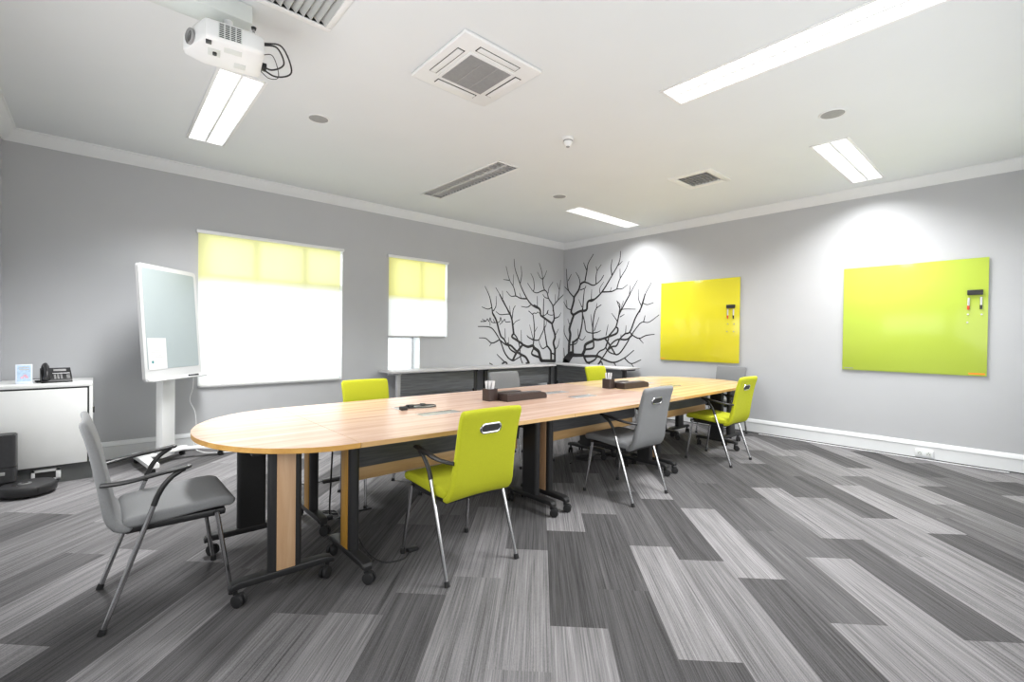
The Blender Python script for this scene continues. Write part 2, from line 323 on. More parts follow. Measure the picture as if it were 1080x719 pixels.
TREE_L = [
    (0.0428, 0.044, [(-0.577,0.83),(-0.223,0.815)]),
    (0.036, 0.0278, [(-0.222,0.805),(-0.225,0.925),(-0.227,1.045),(-0.267,1.165),(-0.223,1.285),(-0.292,1.443),(-0.314,1.522)]),
    (0.0278, 0.0229, [(-0.314,1.522),(-0.452,1.587),(-0.564,1.642),(-0.614,1.669),(-0.635,1.765),(-0.704,1.81),(-0.796,1.842)]),
    (0.0247, 0.0047, [(-0.634,1.755),(-0.67,1.789),(-0.739,1.804),(-0.853,1.85),(-0.966,1.948),(-1.1,2.13),(-1.189,2.296),(-1.266,2.461),(-1.289,2.622)]),
    (0.0278, 0.0179, [(-0.314,1.522),(-0.258,1.604),(-0.269,1.723),(-0.3,1.86)]),
    (0.0186, 0.0048, [(-0.288,1.754),(-0.295,1.855),(-0.414,1.991),(-0.452,2.089),(-0.524,2.133),(-0.629,2.101),(-0.721,2.07),(-0.824,2.095),(-0.96,2.229)]),
    (0.0133, 0.0049, [(-0.524,2.133),(-0.561,2.221),(-0.574,2.319),(-0.601,2.465),(-0.673,2.622)]),
    (0.0083, 0.0033, [(-0.575,2.328),(-0.645,2.362),(-0.716,2.454)]),
    (0.0083, 0.0033, [(-0.575,2.328),(-0.517,2.408),(-0.471,2.503)]),
    (0.0097, 0.0032, [(-0.812,2.095),(-0.791,2.17),(-0.816,2.314),(-0.885,2.412)]),
    (0.0084, 0.0034, [(-0.428,2.082),(-0.406,2.184),(-0.299,2.31)]),
    (0.01, 0.005, [(-0.426,1.99),(-0.51,2.002),(-0.57,2.055)]),
    (0.0152, 0.0035, [(-0.29,1.855),(-0.156,1.973),(-0.019,2.076),(0.082,2.153)]),
    (0.012, 0.0034, [(-0.156,1.973),(-0.122,2.155),(-0.088,2.363)]),
    (0.0086, 0.0034, [(-0.122,2.172),(-0.187,2.295)]),
    (0.0068, 0.0034, [(-0.23,1.926),(-0.233,2.079)]),
    (0.0082, 0.0033, [(-0.705,1.817),(-0.713,2.013)]),
    (0.0113, 0.0032, [(-0.875,1.841),(-0.964,1.796),(-1.106,1.804)]),
    (0.016, 0.0031, [(-0.966,1.948),(-1.119,1.946),(-1.237,1.978),(-1.352,1.97),(-1.456,2.048)]),
    (0.0126, 0.0031, [(-1.237,1.978),(-1.292,2.13),(-1.387,2.247),(-1.472,2.477)]),
    (0.0077, 0.0031, [(-1.387,2.239),(-1.529,2.242)]),
    (0.0062, 0.0016, [(-1.303,2.161),(-1.299,2.348)]),
    (0.0048, 0.0016, [(-1.108,1.955),(-1.152,2.039)]),
    (0.0111, 0.0032, [(-1.134,2.214),(-1.104,2.367),(-1.124,2.515)]),
    (0.015, 0.003, [(-1.757,1.659),(-1.779,1.777),(-1.829,1.939),(-1.926,2.095)]),
    (0.009, 0.0029, [(-1.778,1.747),(-1.864,1.72),(-1.987,1.751)]),
    (0.0075, 0.0015, [(-1.739,1.689),(-1.682,1.797),(-1.684,1.948)]),
    (0.0108, 0.003, [(-1.399,1.681),(-1.514,1.868),(-1.696,2.091)]),
    (0.0061, 0.0015, [(-1.538,1.912),(-1.547,2.049)]),
    (0.0212, 0.0216, [(-1.758,1.659),(-1.674,1.538),(-1.613,1.37),(-1.565,1.263)]),
    (0.0184, 0.0052, [(-1.294,0.852),(-1.38,0.891),(-1.478,0.993),(-1.575,1.183),(-1.659,1.298),(-1.752,1.394),(-1.832,1.424),(-1.943,1.429),(-2.063,1.426)]),
    (0.0144, 0.0035, [(-1.588,1.218),(-1.76,1.156),(-1.896,1.234),(-2.039,1.242)]),
    (0.0071, 0.0018, [(-1.771,1.156),(-1.816,1.103)]),
    (0.0294, 0.0262, [(-1.294,0.852),(-1.209,0.98),(-1.06,1.127)]),
    (0.0221, 0.0262, [(-1.277,1.327),(-1.317,1.266),(-1.213,1.211),(-1.06,1.137)]),
    (0.0258, 0.0125, [(-1.277,1.321),(-1.304,1.477),(-1.33,1.586),(-1.393,1.693),(-1.527,1.867),(-1.611,1.987)]),
    (0.0166, 0.0113, [(-1.277,1.321),(-1.201,1.248),(-1.136,1.109),(-1.107,0.903),(-1.054,0.79)]),
    (0.0262, 0.0506, [(-1.06,1.127),(-0.93,1.089),(-0.812,1.108),(-0.771,1.065),(-0.662,1.001),(-0.619,0.893),(-0.577,0.824)]),
    (0.0191, 0.0271, [(-0.798,1.05),(-0.828,0.955),(-0.633,0.894)]),
    (0.0191, 0.0057, [(-0.804,1.108),(-0.787,1.203),(-0.772,1.395),(-0.808,1.642),(-0.835,1.68),(-0.928,1.732)]),
    (0.0153, 0.0057, [(-0.801,1.213),(-0.92,1.26),(-0.96,1.297)]),
    (0.0153, 0.0098, [(-0.801,1.213),(-0.666,1.213),(-0.599,1.301),(-0.532,1.419),(-0.522,1.605)]),
    (0.0076, 0.0019, [(-0.801,1.222),(-0.856,1.374),(-0.898,1.487)]),
    (0.0077, 0.0019, [(-0.771,1.357),(-0.697,1.454)]),
    (0.0197, 0.0098, [(-0.443,1.106),(-0.51,1.4),(-0.522,1.614)]),
    (0.0138, 0.0058, [(-0.443,1.096),(-0.553,1.052),(-0.624,1.126),(-0.652,1.204)]),
    (0.0357, 0.0197, [(-0.324,0.808),(-0.333,0.987),(-0.371,1.046),(-0.443,1.106)]),
    (0.0178, 0.018, [(-0.341,0.967),(-0.225,0.945)]),
    (0.0098, 0.0039, [(-0.532,1.419),(-0.478,1.479),(-0.452,1.597)]),
    (0.014, 0.004, [(-0.227,1.025),(-0.14,1.105),(-0.099,1.246)]),
    (0.01, 0.004, [(-0.217,1.305),(-0.132,1.427)]),
    (0.0159, 0.004, [(-0.252,1.624),(-0.136,1.658),(-0.064,1.742)]),
    (0.018, 0.0304, [(-1.565,1.263),(-1.493,1.219),(-1.432,1.128),(-1.335,1.11),(-1.21,1.017),(-1.108,0.959),(-0.979,0.901),(-0.899,0.795)]),
    (0.0144, 0.0165, [(-1.576,1.2),(-1.456,1.128),(-1.335,1.115)]),
    (0.0146, 0.0185, [(-1.42,1.165),(-1.358,1.055),(-1.221,0.98)]),
    (0.0091, 0.0018, [(-1.469,1.237),(-1.479,1.409)]),
    (0.0073, 0.0018, [(-1.384,1.128),(-1.398,1.256)]),
    (0.0093, 0.0019, [(-1.091,1.165),(-1.103,1.389)]),
    (0.0131, 0.0127, [(-1.057,0.94),(-1.207,0.878),(-1.294,0.848),(-1.416,0.91)]),
    (0.0189, 0.019, [(-0.977,0.797),(-0.886,0.794)]),
    (0.018, 0.0182, [(-1.534,0.804),(-1.463,0.829),(-1.415,0.8)]),
    (0.0127, 0.0036, [(-1.475,0.829),(-1.654,0.968)]),
    (0.0088, 0.0071, [(-1.811,0.821),(-1.743,0.792)]),
    (0.0073, 0.0019, [(-1.303,1.458),(-1.243,1.525),(-1.131,1.574)]),
    (0.011, 0.0036, [(-1.331,1.623),(-1.392,1.657),(-1.582,1.64),(-1.688,1.689)]),
    (0.011, 0.0037, [(-1.317,1.568),(-1.296,1.734),(-1.247,1.81)]),
    (0.0073, 0.0018, [(-1.356,1.658),(-1.382,1.803)]),
    (0.0088, 0.0018, [(-1.745,1.695),(-1.689,1.769),(-1.679,1.876)]),
    (0.0096, 0.0019, [(-0.704,1.8),(-0.712,1.992)]),
    (0.0156, 0.0078, [(-0.55,1.652),(-0.543,1.984)]),
    (0.0069, 0.0055, [(-2.01,1.51),(-1.9,1.519),(-1.867,1.558),(-1.833,1.516),(-1.807,1.578),(-1.776,1.509),(-1.696,1.499),(-1.604,1.519),(-1.582,1.595),(-1.545,1.516),(-1.487,1.566),(-1.462,1.518),(-1.353,1.527)]),
    (0.007, 0.0035, [(-1.9,1.517),(-1.978,1.55)]),
    (0.0071, 0.0035, [(-1.708,1.498),(-1.743,1.563)]),
    (0.0053, 0.0035, [(-1.809,1.446),(-1.81,1.513)]),
    (0.0054, 0.0036, [(-1.545,1.507),(-1.603,1.469)]),
    (0.0076, 0.0058, [(-0.83,1.684),(-0.782,1.701),(-0.729,1.697),(-0.689,1.724),(-0.62,1.679)]),
    (0.0078, 0.006, [(-0.537,1.663),(-0.468,1.695),(-0.427,1.765),(-0.425,1.696),(-0.311,1.681),(-0.248,1.714)]),
    (0.0079, 0.0039, [(-0.454,1.695),(-0.413,1.776)]),
]
TREE_R = [
    (0.1333, 0.1104, [(-0.066,0.794),(-0.139,0.874),(-0.213,0.952)]),
    (0.0638, 0.0456, [(-0.199,0.945),(-0.311,0.934),(-0.5,0.941)]),
    (0.0469, 0.0296, [(-0.157,0.96),(-0.162,1.152),(-0.187,1.323),(-0.163,1.43),(-0.23,1.609),(-0.256,1.683),(-0.199,1.748),(-0.244,1.895),(-0.265,1.978)]),
    (0.0292, 0.0214, [(-0.229,1.85),(-0.263,1.958),(-0.274,2.03),(-0.378,2.15),(-0.422,2.255),(-0.502,2.293)]),
    (0.0178, 0.0051, [(-0.491,2.291),(-0.582,2.269),(-0.706,2.216),(-0.793,2.235),(-0.889,2.297),(-0.951,2.377)]),
    (0.016, 0.0052, [(-0.525,2.3),(-0.567,2.492),(-0.598,2.63),(-0.718,2.782)]),
    (0.0106, 0.0036, [(-0.562,2.501),(-0.485,2.651)]),
    (0.0104, 0.0034, [(-0.782,2.236),(-0.78,2.367),(-0.811,2.476),(-0.895,2.571)]),
    (0.0069, 0.0035, [(-0.804,2.468),(-0.777,2.549)]),
    (0.0164, 0.0055, [(-0.262,2.022),(-0.127,2.158),(-0.087,2.345),(-0.066,2.577)]),
    (0.0092, 0.0037, [(-0.111,2.343),(-0.194,2.464)]),
    (0.0092, 0.0037, [(-0.127,2.149),(-0.027,2.239)]),
    (0.0108, 0.0036, [(-0.411,2.247),(-0.385,2.374),(-0.301,2.49)]),
    (0.0108, 0.0053, [(-0.413,2.148),(-0.527,2.176),(-0.549,2.219)]),
    (0.0128, 0.0037, [(-0.194,1.788),(-0.096,1.828),(-0.007,1.952)]),
    (0.0074, 0.0037, [(-0.096,1.828),(-0.074,1.986)]),
    (0.0317, 0.0243, [(-0.242,1.683),(-0.406,1.752),(-0.565,1.773),(-0.589,1.9),(-0.641,1.942),(-0.743,1.954)]),
    (0.0247, 0.005, [(-0.61,1.937),(-0.722,1.944),(-0.914,2.08),(-1.128,2.353),(-1.275,2.572),(-1.302,2.759)]),
    (0.0135, 0.0034, [(-1.128,2.353),(-1.105,2.506),(-1.129,2.638)]),
    (0.0155, 0.0033, [(-0.914,2.08),(-1.123,2.076),(-1.233,2.11),(-1.343,2.111),(-1.448,2.169)]),
    (0.0117, 0.0033, [(-1.233,2.11),(-1.29,2.272),(-1.415,2.442),(-1.471,2.566)]),
    (0.0083, 0.0033, [(-1.3,2.288),(-1.293,2.454)]),
    (0.0083, 0.0016, [(-1.256,2.516),(-1.344,2.58)]),
    (0.0086, 0.0017, [(-0.871,2.066),(-0.87,2.152),(-0.953,2.257)]),
    (0.0068, 0.0017, [(-1.092,2.077),(-1.121,2.151)]),
    (0.0088, 0.0018, [(-0.677,1.955),(-0.685,2.147)]),
    (0.0143, 0.0071, [(-0.478,1.721),(-0.496,1.982),(-0.516,2.159)]),
    (0.0089, 0.0018, [(-0.465,1.823),(-0.381,1.979)]),
    (0.0145, 0.0254, [(-0.472,1.802),(-0.476,1.573),(-0.439,1.387),(-0.387,1.261),(-0.265,1.175)]),
    (0.0145, 0.0102, [(-0.459,1.761),(-0.53,1.552),(-0.572,1.387),(-0.715,1.346)]),
    (0.0105, 0.0021, [(-0.387,1.261),(-0.371,1.429)]),
    (0.0105, 0.0041, [(-0.387,1.261),(-0.482,1.221),(-0.56,1.294)]),
    (0.0423, 0.0339, [(-0.255,0.943),(-0.251,1.186)]),
    (0.0149, 0.0084, [(-0.182,1.121),(-0.334,1.156),(-0.387,1.261)]),
    (0.0128, 0.0022, [(-0.139,1.195),(-0.036,1.344),(-0.033,1.495)]),
    (0.0085, 0.0021, [(-0.161,1.515),(-0.117,1.622)]),
    (0.0108, 0.0043, [(-0.044,0.892),(-0.027,1.064)]),
    (0.0539, 0.0324, [(-0.487,0.941),(-0.539,1.036),(-0.563,1.139),(-0.731,1.214),(-0.743,1.245)]),
    (0.0247, 0.0203, [(-0.552,1.046),(-0.733,1.082),(-0.744,1.194)]),
    (0.0284, 0.0175, [(-0.73,1.244),(-0.857,1.23),(-1.076,1.288),(-1.241,1.347),(-1.267,1.425),(-1.227,1.454)]),
    (0.0203, 0.006, [(-0.73,1.234),(-0.721,1.447),(-0.748,1.67),(-0.797,1.79),(-0.908,1.855)]),
    (0.0081, 0.002, [(-0.797,1.79),(-0.808,1.89)]),
    (0.0142, 0.004, [(-0.715,1.346),(-0.829,1.366),(-0.904,1.396)]),
    (0.0101, 0.002, [(-0.728,1.386),(-0.686,1.59),(-0.671,1.692)]),
    (0.0101, 0.002, [(-0.753,1.386),(-0.862,1.637)]),
    (0.0099, 0.002, [(-1.016,1.307),(-1.061,1.504)]),
    (0.0177, 0.0113, [(-1.076,1.298),(-1.216,1.444),(-1.26,1.56),(-1.293,1.675),(-1.393,1.844),(-1.502,2.009)]),
    (0.0099, 0.0032, [(-1.405,1.869),(-1.499,2.011),(-1.646,2.234)]),
    (0.0065, 0.0016, [(-1.49,2.011),(-1.506,2.156)]),
    (0.0083, 0.0017, [(-1.299,1.774),(-1.237,1.91)]),
    (0.0066, 0.0016, [(-1.3,1.708),(-1.375,1.903)]),
    (0.0116, 0.0039, [(-1.282,1.656),(-1.302,1.829),(-1.231,1.909)]),
    (0.0096, 0.0019, [(-1.316,1.713),(-1.372,1.759),(-1.616,1.75)]),
    (0.0077, 0.0019, [(-1.306,1.627),(-1.396,1.672)]),
    (0.0097, 0.002, [(-1.249,1.56),(-1.201,1.619),(-1.129,1.699)]),
    (0.0218, 0.0036, [(-0.992,1.257),(-1.078,1.17),(-1.176,1.045),(-1.236,0.979),(-1.327,1.021),(-1.449,1.177),(-1.536,1.311),(-1.664,1.469),(-1.748,1.533),(-1.873,1.531),(-2.054,1.645)]),
    (0.0092, 0.0018, [(-1.769,1.533),(-1.799,1.643)]),
    (0.0197, 0.0129, [(-1.056,1.051),(-1.151,1.113),(-1.245,1.134),(-1.312,1.251),(-1.413,1.338),(-1.513,1.376),(-1.618,1.61),(-1.723,1.774),(-1.793,1.992)]),
    (0.0116, 0.0157, [(-1.236,0.979),(-1.105,1.013),(-1.019,1.1),(-1.077,1.249)]),
    (0.0128, 0.0031, [(-1.692,1.696),(-1.744,1.853),(-1.796,1.993),(-1.909,2.173)]),
    (0.008, 0.0016, [(-1.717,1.814),(-1.67,1.92),(-1.663,2.081)]),
    (0.0079, 0.0031, [(-1.753,1.845),(-1.835,1.817),(-1.949,1.844)]),
    (0.0151, 0.0036, [(-1.513,1.367),(-1.558,1.32),(-1.689,1.265),(-1.815,1.312),(-1.979,1.335)]),
    (0.0074, 0.0018, [(-1.689,1.265),(-1.775,1.183)]),
    (0.0188, 0.014, [(-1.558,1.32),(-1.448,1.243),(-1.266,1.241),(-1.126,1.151),(-1.009,0.99),(-0.864,0.805)]),
    (0.0076, 0.0019, [(-1.424,1.348),(-1.433,1.481)]),
    (0.0077, 0.0019, [(-1.324,1.242),(-1.334,1.328)]),
    (0.0181, 0.0118, [(-0.811,0.947),(-0.885,1.026),(-1.007,1.089),(-1.077,1.268)]),
    (0.0331, 0.0056, [(-0.514,0.921),(-0.837,0.934),(-0.986,0.88),(-1.191,0.841),(-1.409,0.928),(-1.595,1.067)]),
    (0.0156, 0.0078, [(-1.191,0.841),(-1.239,0.785)]),
    (0.0153, 0.0037, [(-1.409,0.928),(-1.544,0.84),(-1.737,0.914)]),
    (0.0075, 0.0037, [(-1.544,0.84),(-1.633,0.741)]),
    (0.0289, 0.0161, [(-0.527,0.911),(-0.608,0.812),(-0.762,0.86),(-0.849,0.955)]),
    (0.0205, 0.0163, [(-0.608,0.822),(-0.661,0.784)]),
    (0.0181, 0.0159, [(-0.852,0.794),(-0.926,0.838),(-0.951,0.779)]),
]
LP = [68, 0, 56, 54, 50]; SPREAD = [116, 120, 138, 138, 130]; P_REAR = 76; P_SIDE = 62; P_SUN = 2.0; EXPO = 0.22

# ------------------------------------------------------------------ the setting
# floor: 0.25 x 1 m carpet planks laid at 45 degrees
def build_floor():
    W, L, V0 = 0.2515, 1.01, 0.121
    s = 1 / math.sqrt(2)
    offs = {-1: -5.64, -2: -5.96, -3: -6.245, -5: -6.765, -6: -6.95, -11: -7.265, -12: -6.44, -16: -5.985, 0: -6.135, 1: -5.285,
            2: -5.465, 3: -5.84, 4: -6.20, 5: -5.92, 6: -5.13, 7: -6.55, 8: -5.78, 12: -3.43, 14: -4.525}
    D, DM, Md, ML, Lt = 0.078, 0.100, 0.135, 0.168, 0.200
    known = {(-2, 0): Lt, (-2, -1): D, (-2, -2): Lt, (-2, 1): DM, (-1, 0): ML, (-1, -1): D, (-1, -2): D, (-1, 1): DM,
             (-3, 0): DM, (-3, -1): Lt, (-3, 1): Md, (-4, 0): Md, (-4, -1): Lt, (-5, 0): Md, (-5, -1): D, (-6, 0): DM, (-6, -1): ML,
             (-7, -1): D, (-7, 0): D, (-8, -1): DM, (-8, 0): DM, (-9, -1): ML, (-9, 0): Md, (-10, -1): Md, (-10, 0): D,
             (-11, 0): D, (-11, -1): Lt, (-12, 0): DM, (-12, -1): ML, (-13, -1): Md, (-14, 0): Lt, (-15, 0): ML, (-16, 0): ML, (-16, -1): D,
             (0, -1): Lt, (0, 0): DM, (0, -2): D, (0, 1): Md, (1, 0): Lt, (1, -1): D, (1, -2): ML, (1, 1): DM,
             (2, 0): DM, (2, -1): Lt, (2, -2): D, (2, 1): D, (3, 0): D, (3, -1): DM, (3, -2): Lt, (3, 1): DM, (4, 0): DM, (4, -1): Lt, (4, 1): D,
             (5, 0): Lt, (5, -1): D, (5, -2): ML, (5, 1): DM, (6, 0): D, (6, -1): ML, (6, -2): Lt, (6, 1): ML,
             (7, 0): ML, (7, 1): D, (7, 2): DM, (7, 3): Lt, (7, -1): Lt, (8, 0): Lt, (8, -1): D, (8, 1): Md,
             (9, 0): DM, (9, 1): ML, (10, 0): Lt, (10, 1): D, (11, 0): D, (11, 1): ML, (12, -1): D, (12, 0): ML, (13, 0): Lt, (13, -1): Md, (14, 0): Lt, (14, -1): D}
    rnd = random.Random(11)
    bm = bmesh.new(); cl = bm.loops.layers.float_color.new('plank')
    for r in range(-24, 27):
        o = offs.get(r, -6.0 + rnd.random() * L)
        for k in range(-7, 9):
            u0 = o + k * L; u1 = u0 + L; v0 = V0 + r * W; v1 = v0 + W
            c = [((u + v) * s, (u - v) * s) for u, v in ((u0, v0), (u1, v0), (u1, v1), (u0, v1))]
            if max(p[0] for p in c) < XL - .4 or min(p[0] for p in c) > .4 or max(p[1] for p in c) < YB - .4 or min(p[1] for p in c) > .4: continue
            f = bm.faces.new([bm.verts.new((p[0], p[1], 0)) for p in reversed(c)])
            sh = known.get((r, k), rnd.choice([D, DM, DM, Md, Md, ML, ML, Lt])) * rnd.uniform(0.93, 1.07)
            cc = (sh, rnd.random(), 0, 1)
            for lp in f.loops: lp[cl] = cc
    for co, no in (((XL - .1, 0, 0), (-1, 0, 0)), ((.1, 0, 0), (1, 0, 0)), ((0, YB - .1, 0), (0, -1, 0)), ((0, .3, 0), (0, 1, 0))):
        bmesh.ops.bisect_plane(bm, geom=list(bm.verts) + list(bm.edges) + list(bm.faces), plane_co=co, plane_no=no, clear_outer=True)
    for f in bm.faces:
        if f.normal.z < 0: f.normal_flip()
    me = bpy.data.meshes.new('floor'); bm.to_mesh(me); bm.free(); me.materials.append(M['carpet'])
    o = bpy.data.objects.new('floor', me); COL.objects.link(o); o['kind'] = 'structure'
build_floor()

def grid_cells(a, b, holes, f):
    """split the rectangle a..b at the hole edges and call f for every cell outside the holes"""
    xs = sorted({a[0], b[0], *[h[i] for h in holes for i in (0, 1)]}); ys = sorted({a[1], b[1], *[h[i] for h in holes for i in (2, 3)]})
    for i in range(len(xs) - 1):
        for j in range(len(ys) - 1):
            cx, cy = (xs[i] + xs[i + 1]) / 2, (ys[j] + ys[j + 1]) / 2
            if any(h[0] < cx < h[1] and h[2] < cy < h[3] for h in holes): continue
            f(xs[i], xs[i + 1], ys[j], ys[j + 1])

TW = 0.30  # wall thickness
WIN1 = (-5.885, -4.30, 0.70, 2.36)
WIN2 = (-3.645, -2.66, 1.25, 2.375)
WIN2B = (-3.645, -3.135, 0.72, 1.25)
b = MB(); grid_cells((XL - .1, 0.0), (.1, HC), [WIN1, WIN2, WIN2B], lambda x0, x1, z0, z1: b.box(x0, x1, 0, TW, z0, z1))
struct('wall_left', b, 'wall')
b = MB()
for x0, x1, z0, z1 in (WIN1, WIN2, WIN2B):
    e = .004
    b.box(x0, x0 + e, .0, TW, z0, z1); b.box(x1 - e, x1, .0, TW, z0, z1)
    if z1 != WIN2B[3]: b.box(x0, x1, .0, TW, z1 - e, z1)
struct('trim_5', b, 'trim')
b = MB().box(0, .1, YB - .1, 0, 0, HC); struct('wall_right', b, 'wall')
b = MB().box(XL - .1, XL, YB - .1, 0, 0, HC); struct('wall_side', b, 'wall')
b = MB().box(XL, 0, YB - .1, YB, 0, HC); struct('wall_rear', b, 'wall')

LIGHTS = [  # x0, x1, y0, y1, lit
    (-6.09, -5.81, -2.40, -0.90, True), (-3.66, -3.38, -2.40, -0.90, False), (-1.79, -0.33, -1.90, -1.63, True),
    (-1.79, -0.33, -4.93, -4.655, True), (-3.66, -3.39, -5.74, -4.24, True)]
VENTBIG = (-6.235, -5.715, -3.825, -3.305)
VENT = (-1.865, -1.505, -3.705, -3.37)
b = MB(); grid_cells((XL - .1, YB - .1), (.1, TW), [l[:4] for l in LIGHTS] + [VENTBIG, VENT], lambda x0, x1, y0, y1: b.box(x0, x1, y0, y1, HC, HC + .04))
struct('ceiling', b, 'ceil')

# cornice and skirting
prof = [(0, 2.945), (0.010, 2.945), (0.014, 2.953), (0.030, 2.966), (0.052, 2.990), (0.070, 3.016), (0.082, 3.034), (0.094, 3.038), (0.094, HC), (0, HC)]
def run_x(mb, y, sgn, x0, x1, pr): mb.loops([[Vector((x, y + sgn * d, z)) for d, z in pr] for x in (x0, x1)])
def run_y(mb, x, sgn, y0, y1, pr): mb.loops([[Vector((x + sgn * d, y, z)) for d, z in pr] for y in (y0, y1)])
b = MB(); run_x(b, 0, -1, XL, 0, prof); struct('trim_1', b, 'trim')
b = MB(); run_y(b, 0, -1, YB, 0, prof); struct('trim_2', b, 'trim')
b = MB(); run_y(b, XL, 1, YB, 0, prof); struct('trim_3', b, 'trim')
sk = [(0, 0.012), (0.016, 0.012), (0.018, 0.135), (0.024, 0.140), (0.024, 0.150), (0.010, 0.182), (0, 0.185)]
b = MB(); run_x(b, 0, -1, XL, 0, sk); struct('baseboard_left', b, 'trim')
b = MB(); run_y(b, 0, -1, YB, 0, sk); struct('baseboard_right', b, 'trim')
b = MB(); run_y(b, 0, -1, YB, 0, [(0, 0), (0.012, 0), (0.012, 0.012), (0, 0.012)]); struct('trim_4', b, 'shade')

# windows: reveal lining, frame with mullions, panes; each blind hangs in front
def window(name, rect, mull, trans, y=0.14, fw=0.05):
    x0, x1, z0, z1 = rect
    b = MB().m(0)
    b.box(x0, x0 + fw, y - .03, y + .03, z0, z1, .006); b.box(x1 - fw, x1, y - .03, y + .03, z0, z1, .006)
    b.box(x0, x1, y - .03, y + .03, z0, z0 + fw, .006); b.box(x0, x1, y - .03, y + .03, z1 - fw, z1, .006)
    w = b.build(name, 'trim'); w['kind'] = 'structure'
    for mx in mull: MB().box(mx - .03, mx + .03, y - .028, y + .028, z0 + fw, z1 - fw, .006).build('mullion', 'trim', w)
    for tz, tw in trans: MB().box(x0 + fw, x1 - fw, y - .03, y + .03, tz - tw, tz + tw, .006).build('transom', 'trim', w)
    MB().box(x0 + fw, x1 - fw, y - .004, y + .004, z0 + fw, z1 - fw).build('pane', 'glass', w)
    return w
w1 = window('window_1', WIN1, [-5.362, -4.821], [(1.885, .045), (1.235, .02)], fw=.025)
MB().box(WIN1[0], WIN1[1], -.012, .11, WIN1[2] - .02, WIN1[2] + .004, .004).build('window_sill', 'trim', w1)
w2 = window('window_2', WIN2, [-3.17], [(1.835, .03)], y=0.16, fw=.025)
w3 = window('window_3', WIN2B, [], [], y=0.22, fw=.03)
MB().box(WIN2B[0], WIN2B[1], -.02, .19, WIN2B[2] - .02, WIN2B[2] + .004, .004).build('window_sill', 'trim', w3)

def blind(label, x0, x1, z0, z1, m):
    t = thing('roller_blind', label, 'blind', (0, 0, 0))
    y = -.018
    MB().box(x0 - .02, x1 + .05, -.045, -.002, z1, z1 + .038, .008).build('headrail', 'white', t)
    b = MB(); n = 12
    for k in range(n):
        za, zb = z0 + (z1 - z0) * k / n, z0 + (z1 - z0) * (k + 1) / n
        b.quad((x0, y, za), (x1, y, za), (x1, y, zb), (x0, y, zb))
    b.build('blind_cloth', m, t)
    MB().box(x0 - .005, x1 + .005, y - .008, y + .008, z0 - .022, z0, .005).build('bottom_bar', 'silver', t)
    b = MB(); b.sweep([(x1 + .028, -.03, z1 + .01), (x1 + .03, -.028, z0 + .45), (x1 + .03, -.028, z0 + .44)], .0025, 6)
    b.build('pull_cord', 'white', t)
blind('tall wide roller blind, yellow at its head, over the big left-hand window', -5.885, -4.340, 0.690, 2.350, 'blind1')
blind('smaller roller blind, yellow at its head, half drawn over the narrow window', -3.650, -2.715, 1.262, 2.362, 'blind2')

# ------------------------------------------------------------------ ceiling fittings
def light_fitting(label, x0, x1, y0, y1, lit, group=None):
    cx, cy = (x0 + x1) / 2, (y0 + y1) / 2
    along_y = (y1 - y0) > (x1 - x0)
    Lh = max(x1 - x0, y1 - y0) / 2; Wh = min(x1 - x0, y1 - y0) / 2
    t = thing('recessed_light', label, 'ceiling light', (cx, cy, HC), PI / 2 if along_y else 0, group)
    b = MB()
    for a in ((-Lh - .014, Lh + .014, -Wh - .014, -Wh + .008), (-Lh - .014, Lh + .014, Wh - .008, Wh + .014), (-Lh - .014, -Lh + .008, -Wh, Wh), (Lh - .008, Lh + .014, -Wh, Wh)):
        b.box(a[0], a[1], a[2], a[3], -.007, .002, .002)
    b.build('frame', 'white', t)
    b = MB()
    b.box(-Lh - .002, Lh + .002, -Wh - .002, -Wh + .004, 0, .085); b.box(-Lh - .002, Lh + .002, Wh - .004, Wh + .002, 0, .085)
    b.box(-Lh - .002, -Lh + .004, -Wh, Wh, 0, .085); b.box(Lh - .004, Lh + .002, -Wh, Wh, 0, .085); b.box(-Lh - .002, Lh + .002, -Wh - .002, Wh + .002, .08, .088)
    b.build('housing', 'white' if lit else 'grille', t)
    if lit:
        for sg in (-1, 1):
            b = MB().box(-Lh + .012, Lh - .012, sg * Wh / 2 - Wh * .44, sg * Wh / 2 + Wh * .44, .030, .036)
            b.build('lamp_panel', 'lamp', t)
    else:
        for sg in (-1, 1): MB().cyl((-Lh + .05, sg * Wh / 2,   .040), .016, 2 * Lh - .1, 'x', 12).build('lamp_tube', 'tubeoff', t)
    b = MB(); b.box(-Lh + .006, Lh - .006, -.008, .008, -.002, .028, .003)
    n = 24
    for k in range(1, n):
        x = -Lh + 2 * Lh * k / n
        b.box(x - .0025, x + .0025, -Wh + .004, Wh - .004, .004, .027)
    b.build('louvre', 'white' if lit else 'alu', t)
    return t
LBL = ['lit louvred ceiling light close to the projector, running away from the viewer', 'unlit louvred ceiling light with visible aluminium blades over the side tables',
       'small far lit ceiling light nearest the corner with the tree drawing', 'lit short-looking ceiling light near the right wall above the green board', 'long bright ceiling light at the top right, nearest the viewer']
for l, lb in zip(LIGHTS, LBL): light_fitting(lb, *l)

def speaker(x, y, label, r=.085):
    t = thing('ceiling_speaker', label, 'speaker', (x, y, HC), 0)
    MB().lathe((0, 0, 0), [(r * 1.10, 0), (r * 1.10, -.004), (r * 1.0, -.008), (r * .98, -.004)], 36).build('rim', 'white', t)
    MB().lathe((0, 0, 0), [(r * .99, -.003), (r * .8, -.007), (r * .3, -.009), (.001, -.0095)], 36).build('grille', 'grille', t)
speaker(-5.336, -2.096, 'round grey ceiling speaker to the right of the projector', .078)
speaker(-2.379, -4.967, 'round grey ceiling speaker beside the long bright light')
speaker(-2.335, -2.024, 'round grey ceiling speaker near the far corner of the room')

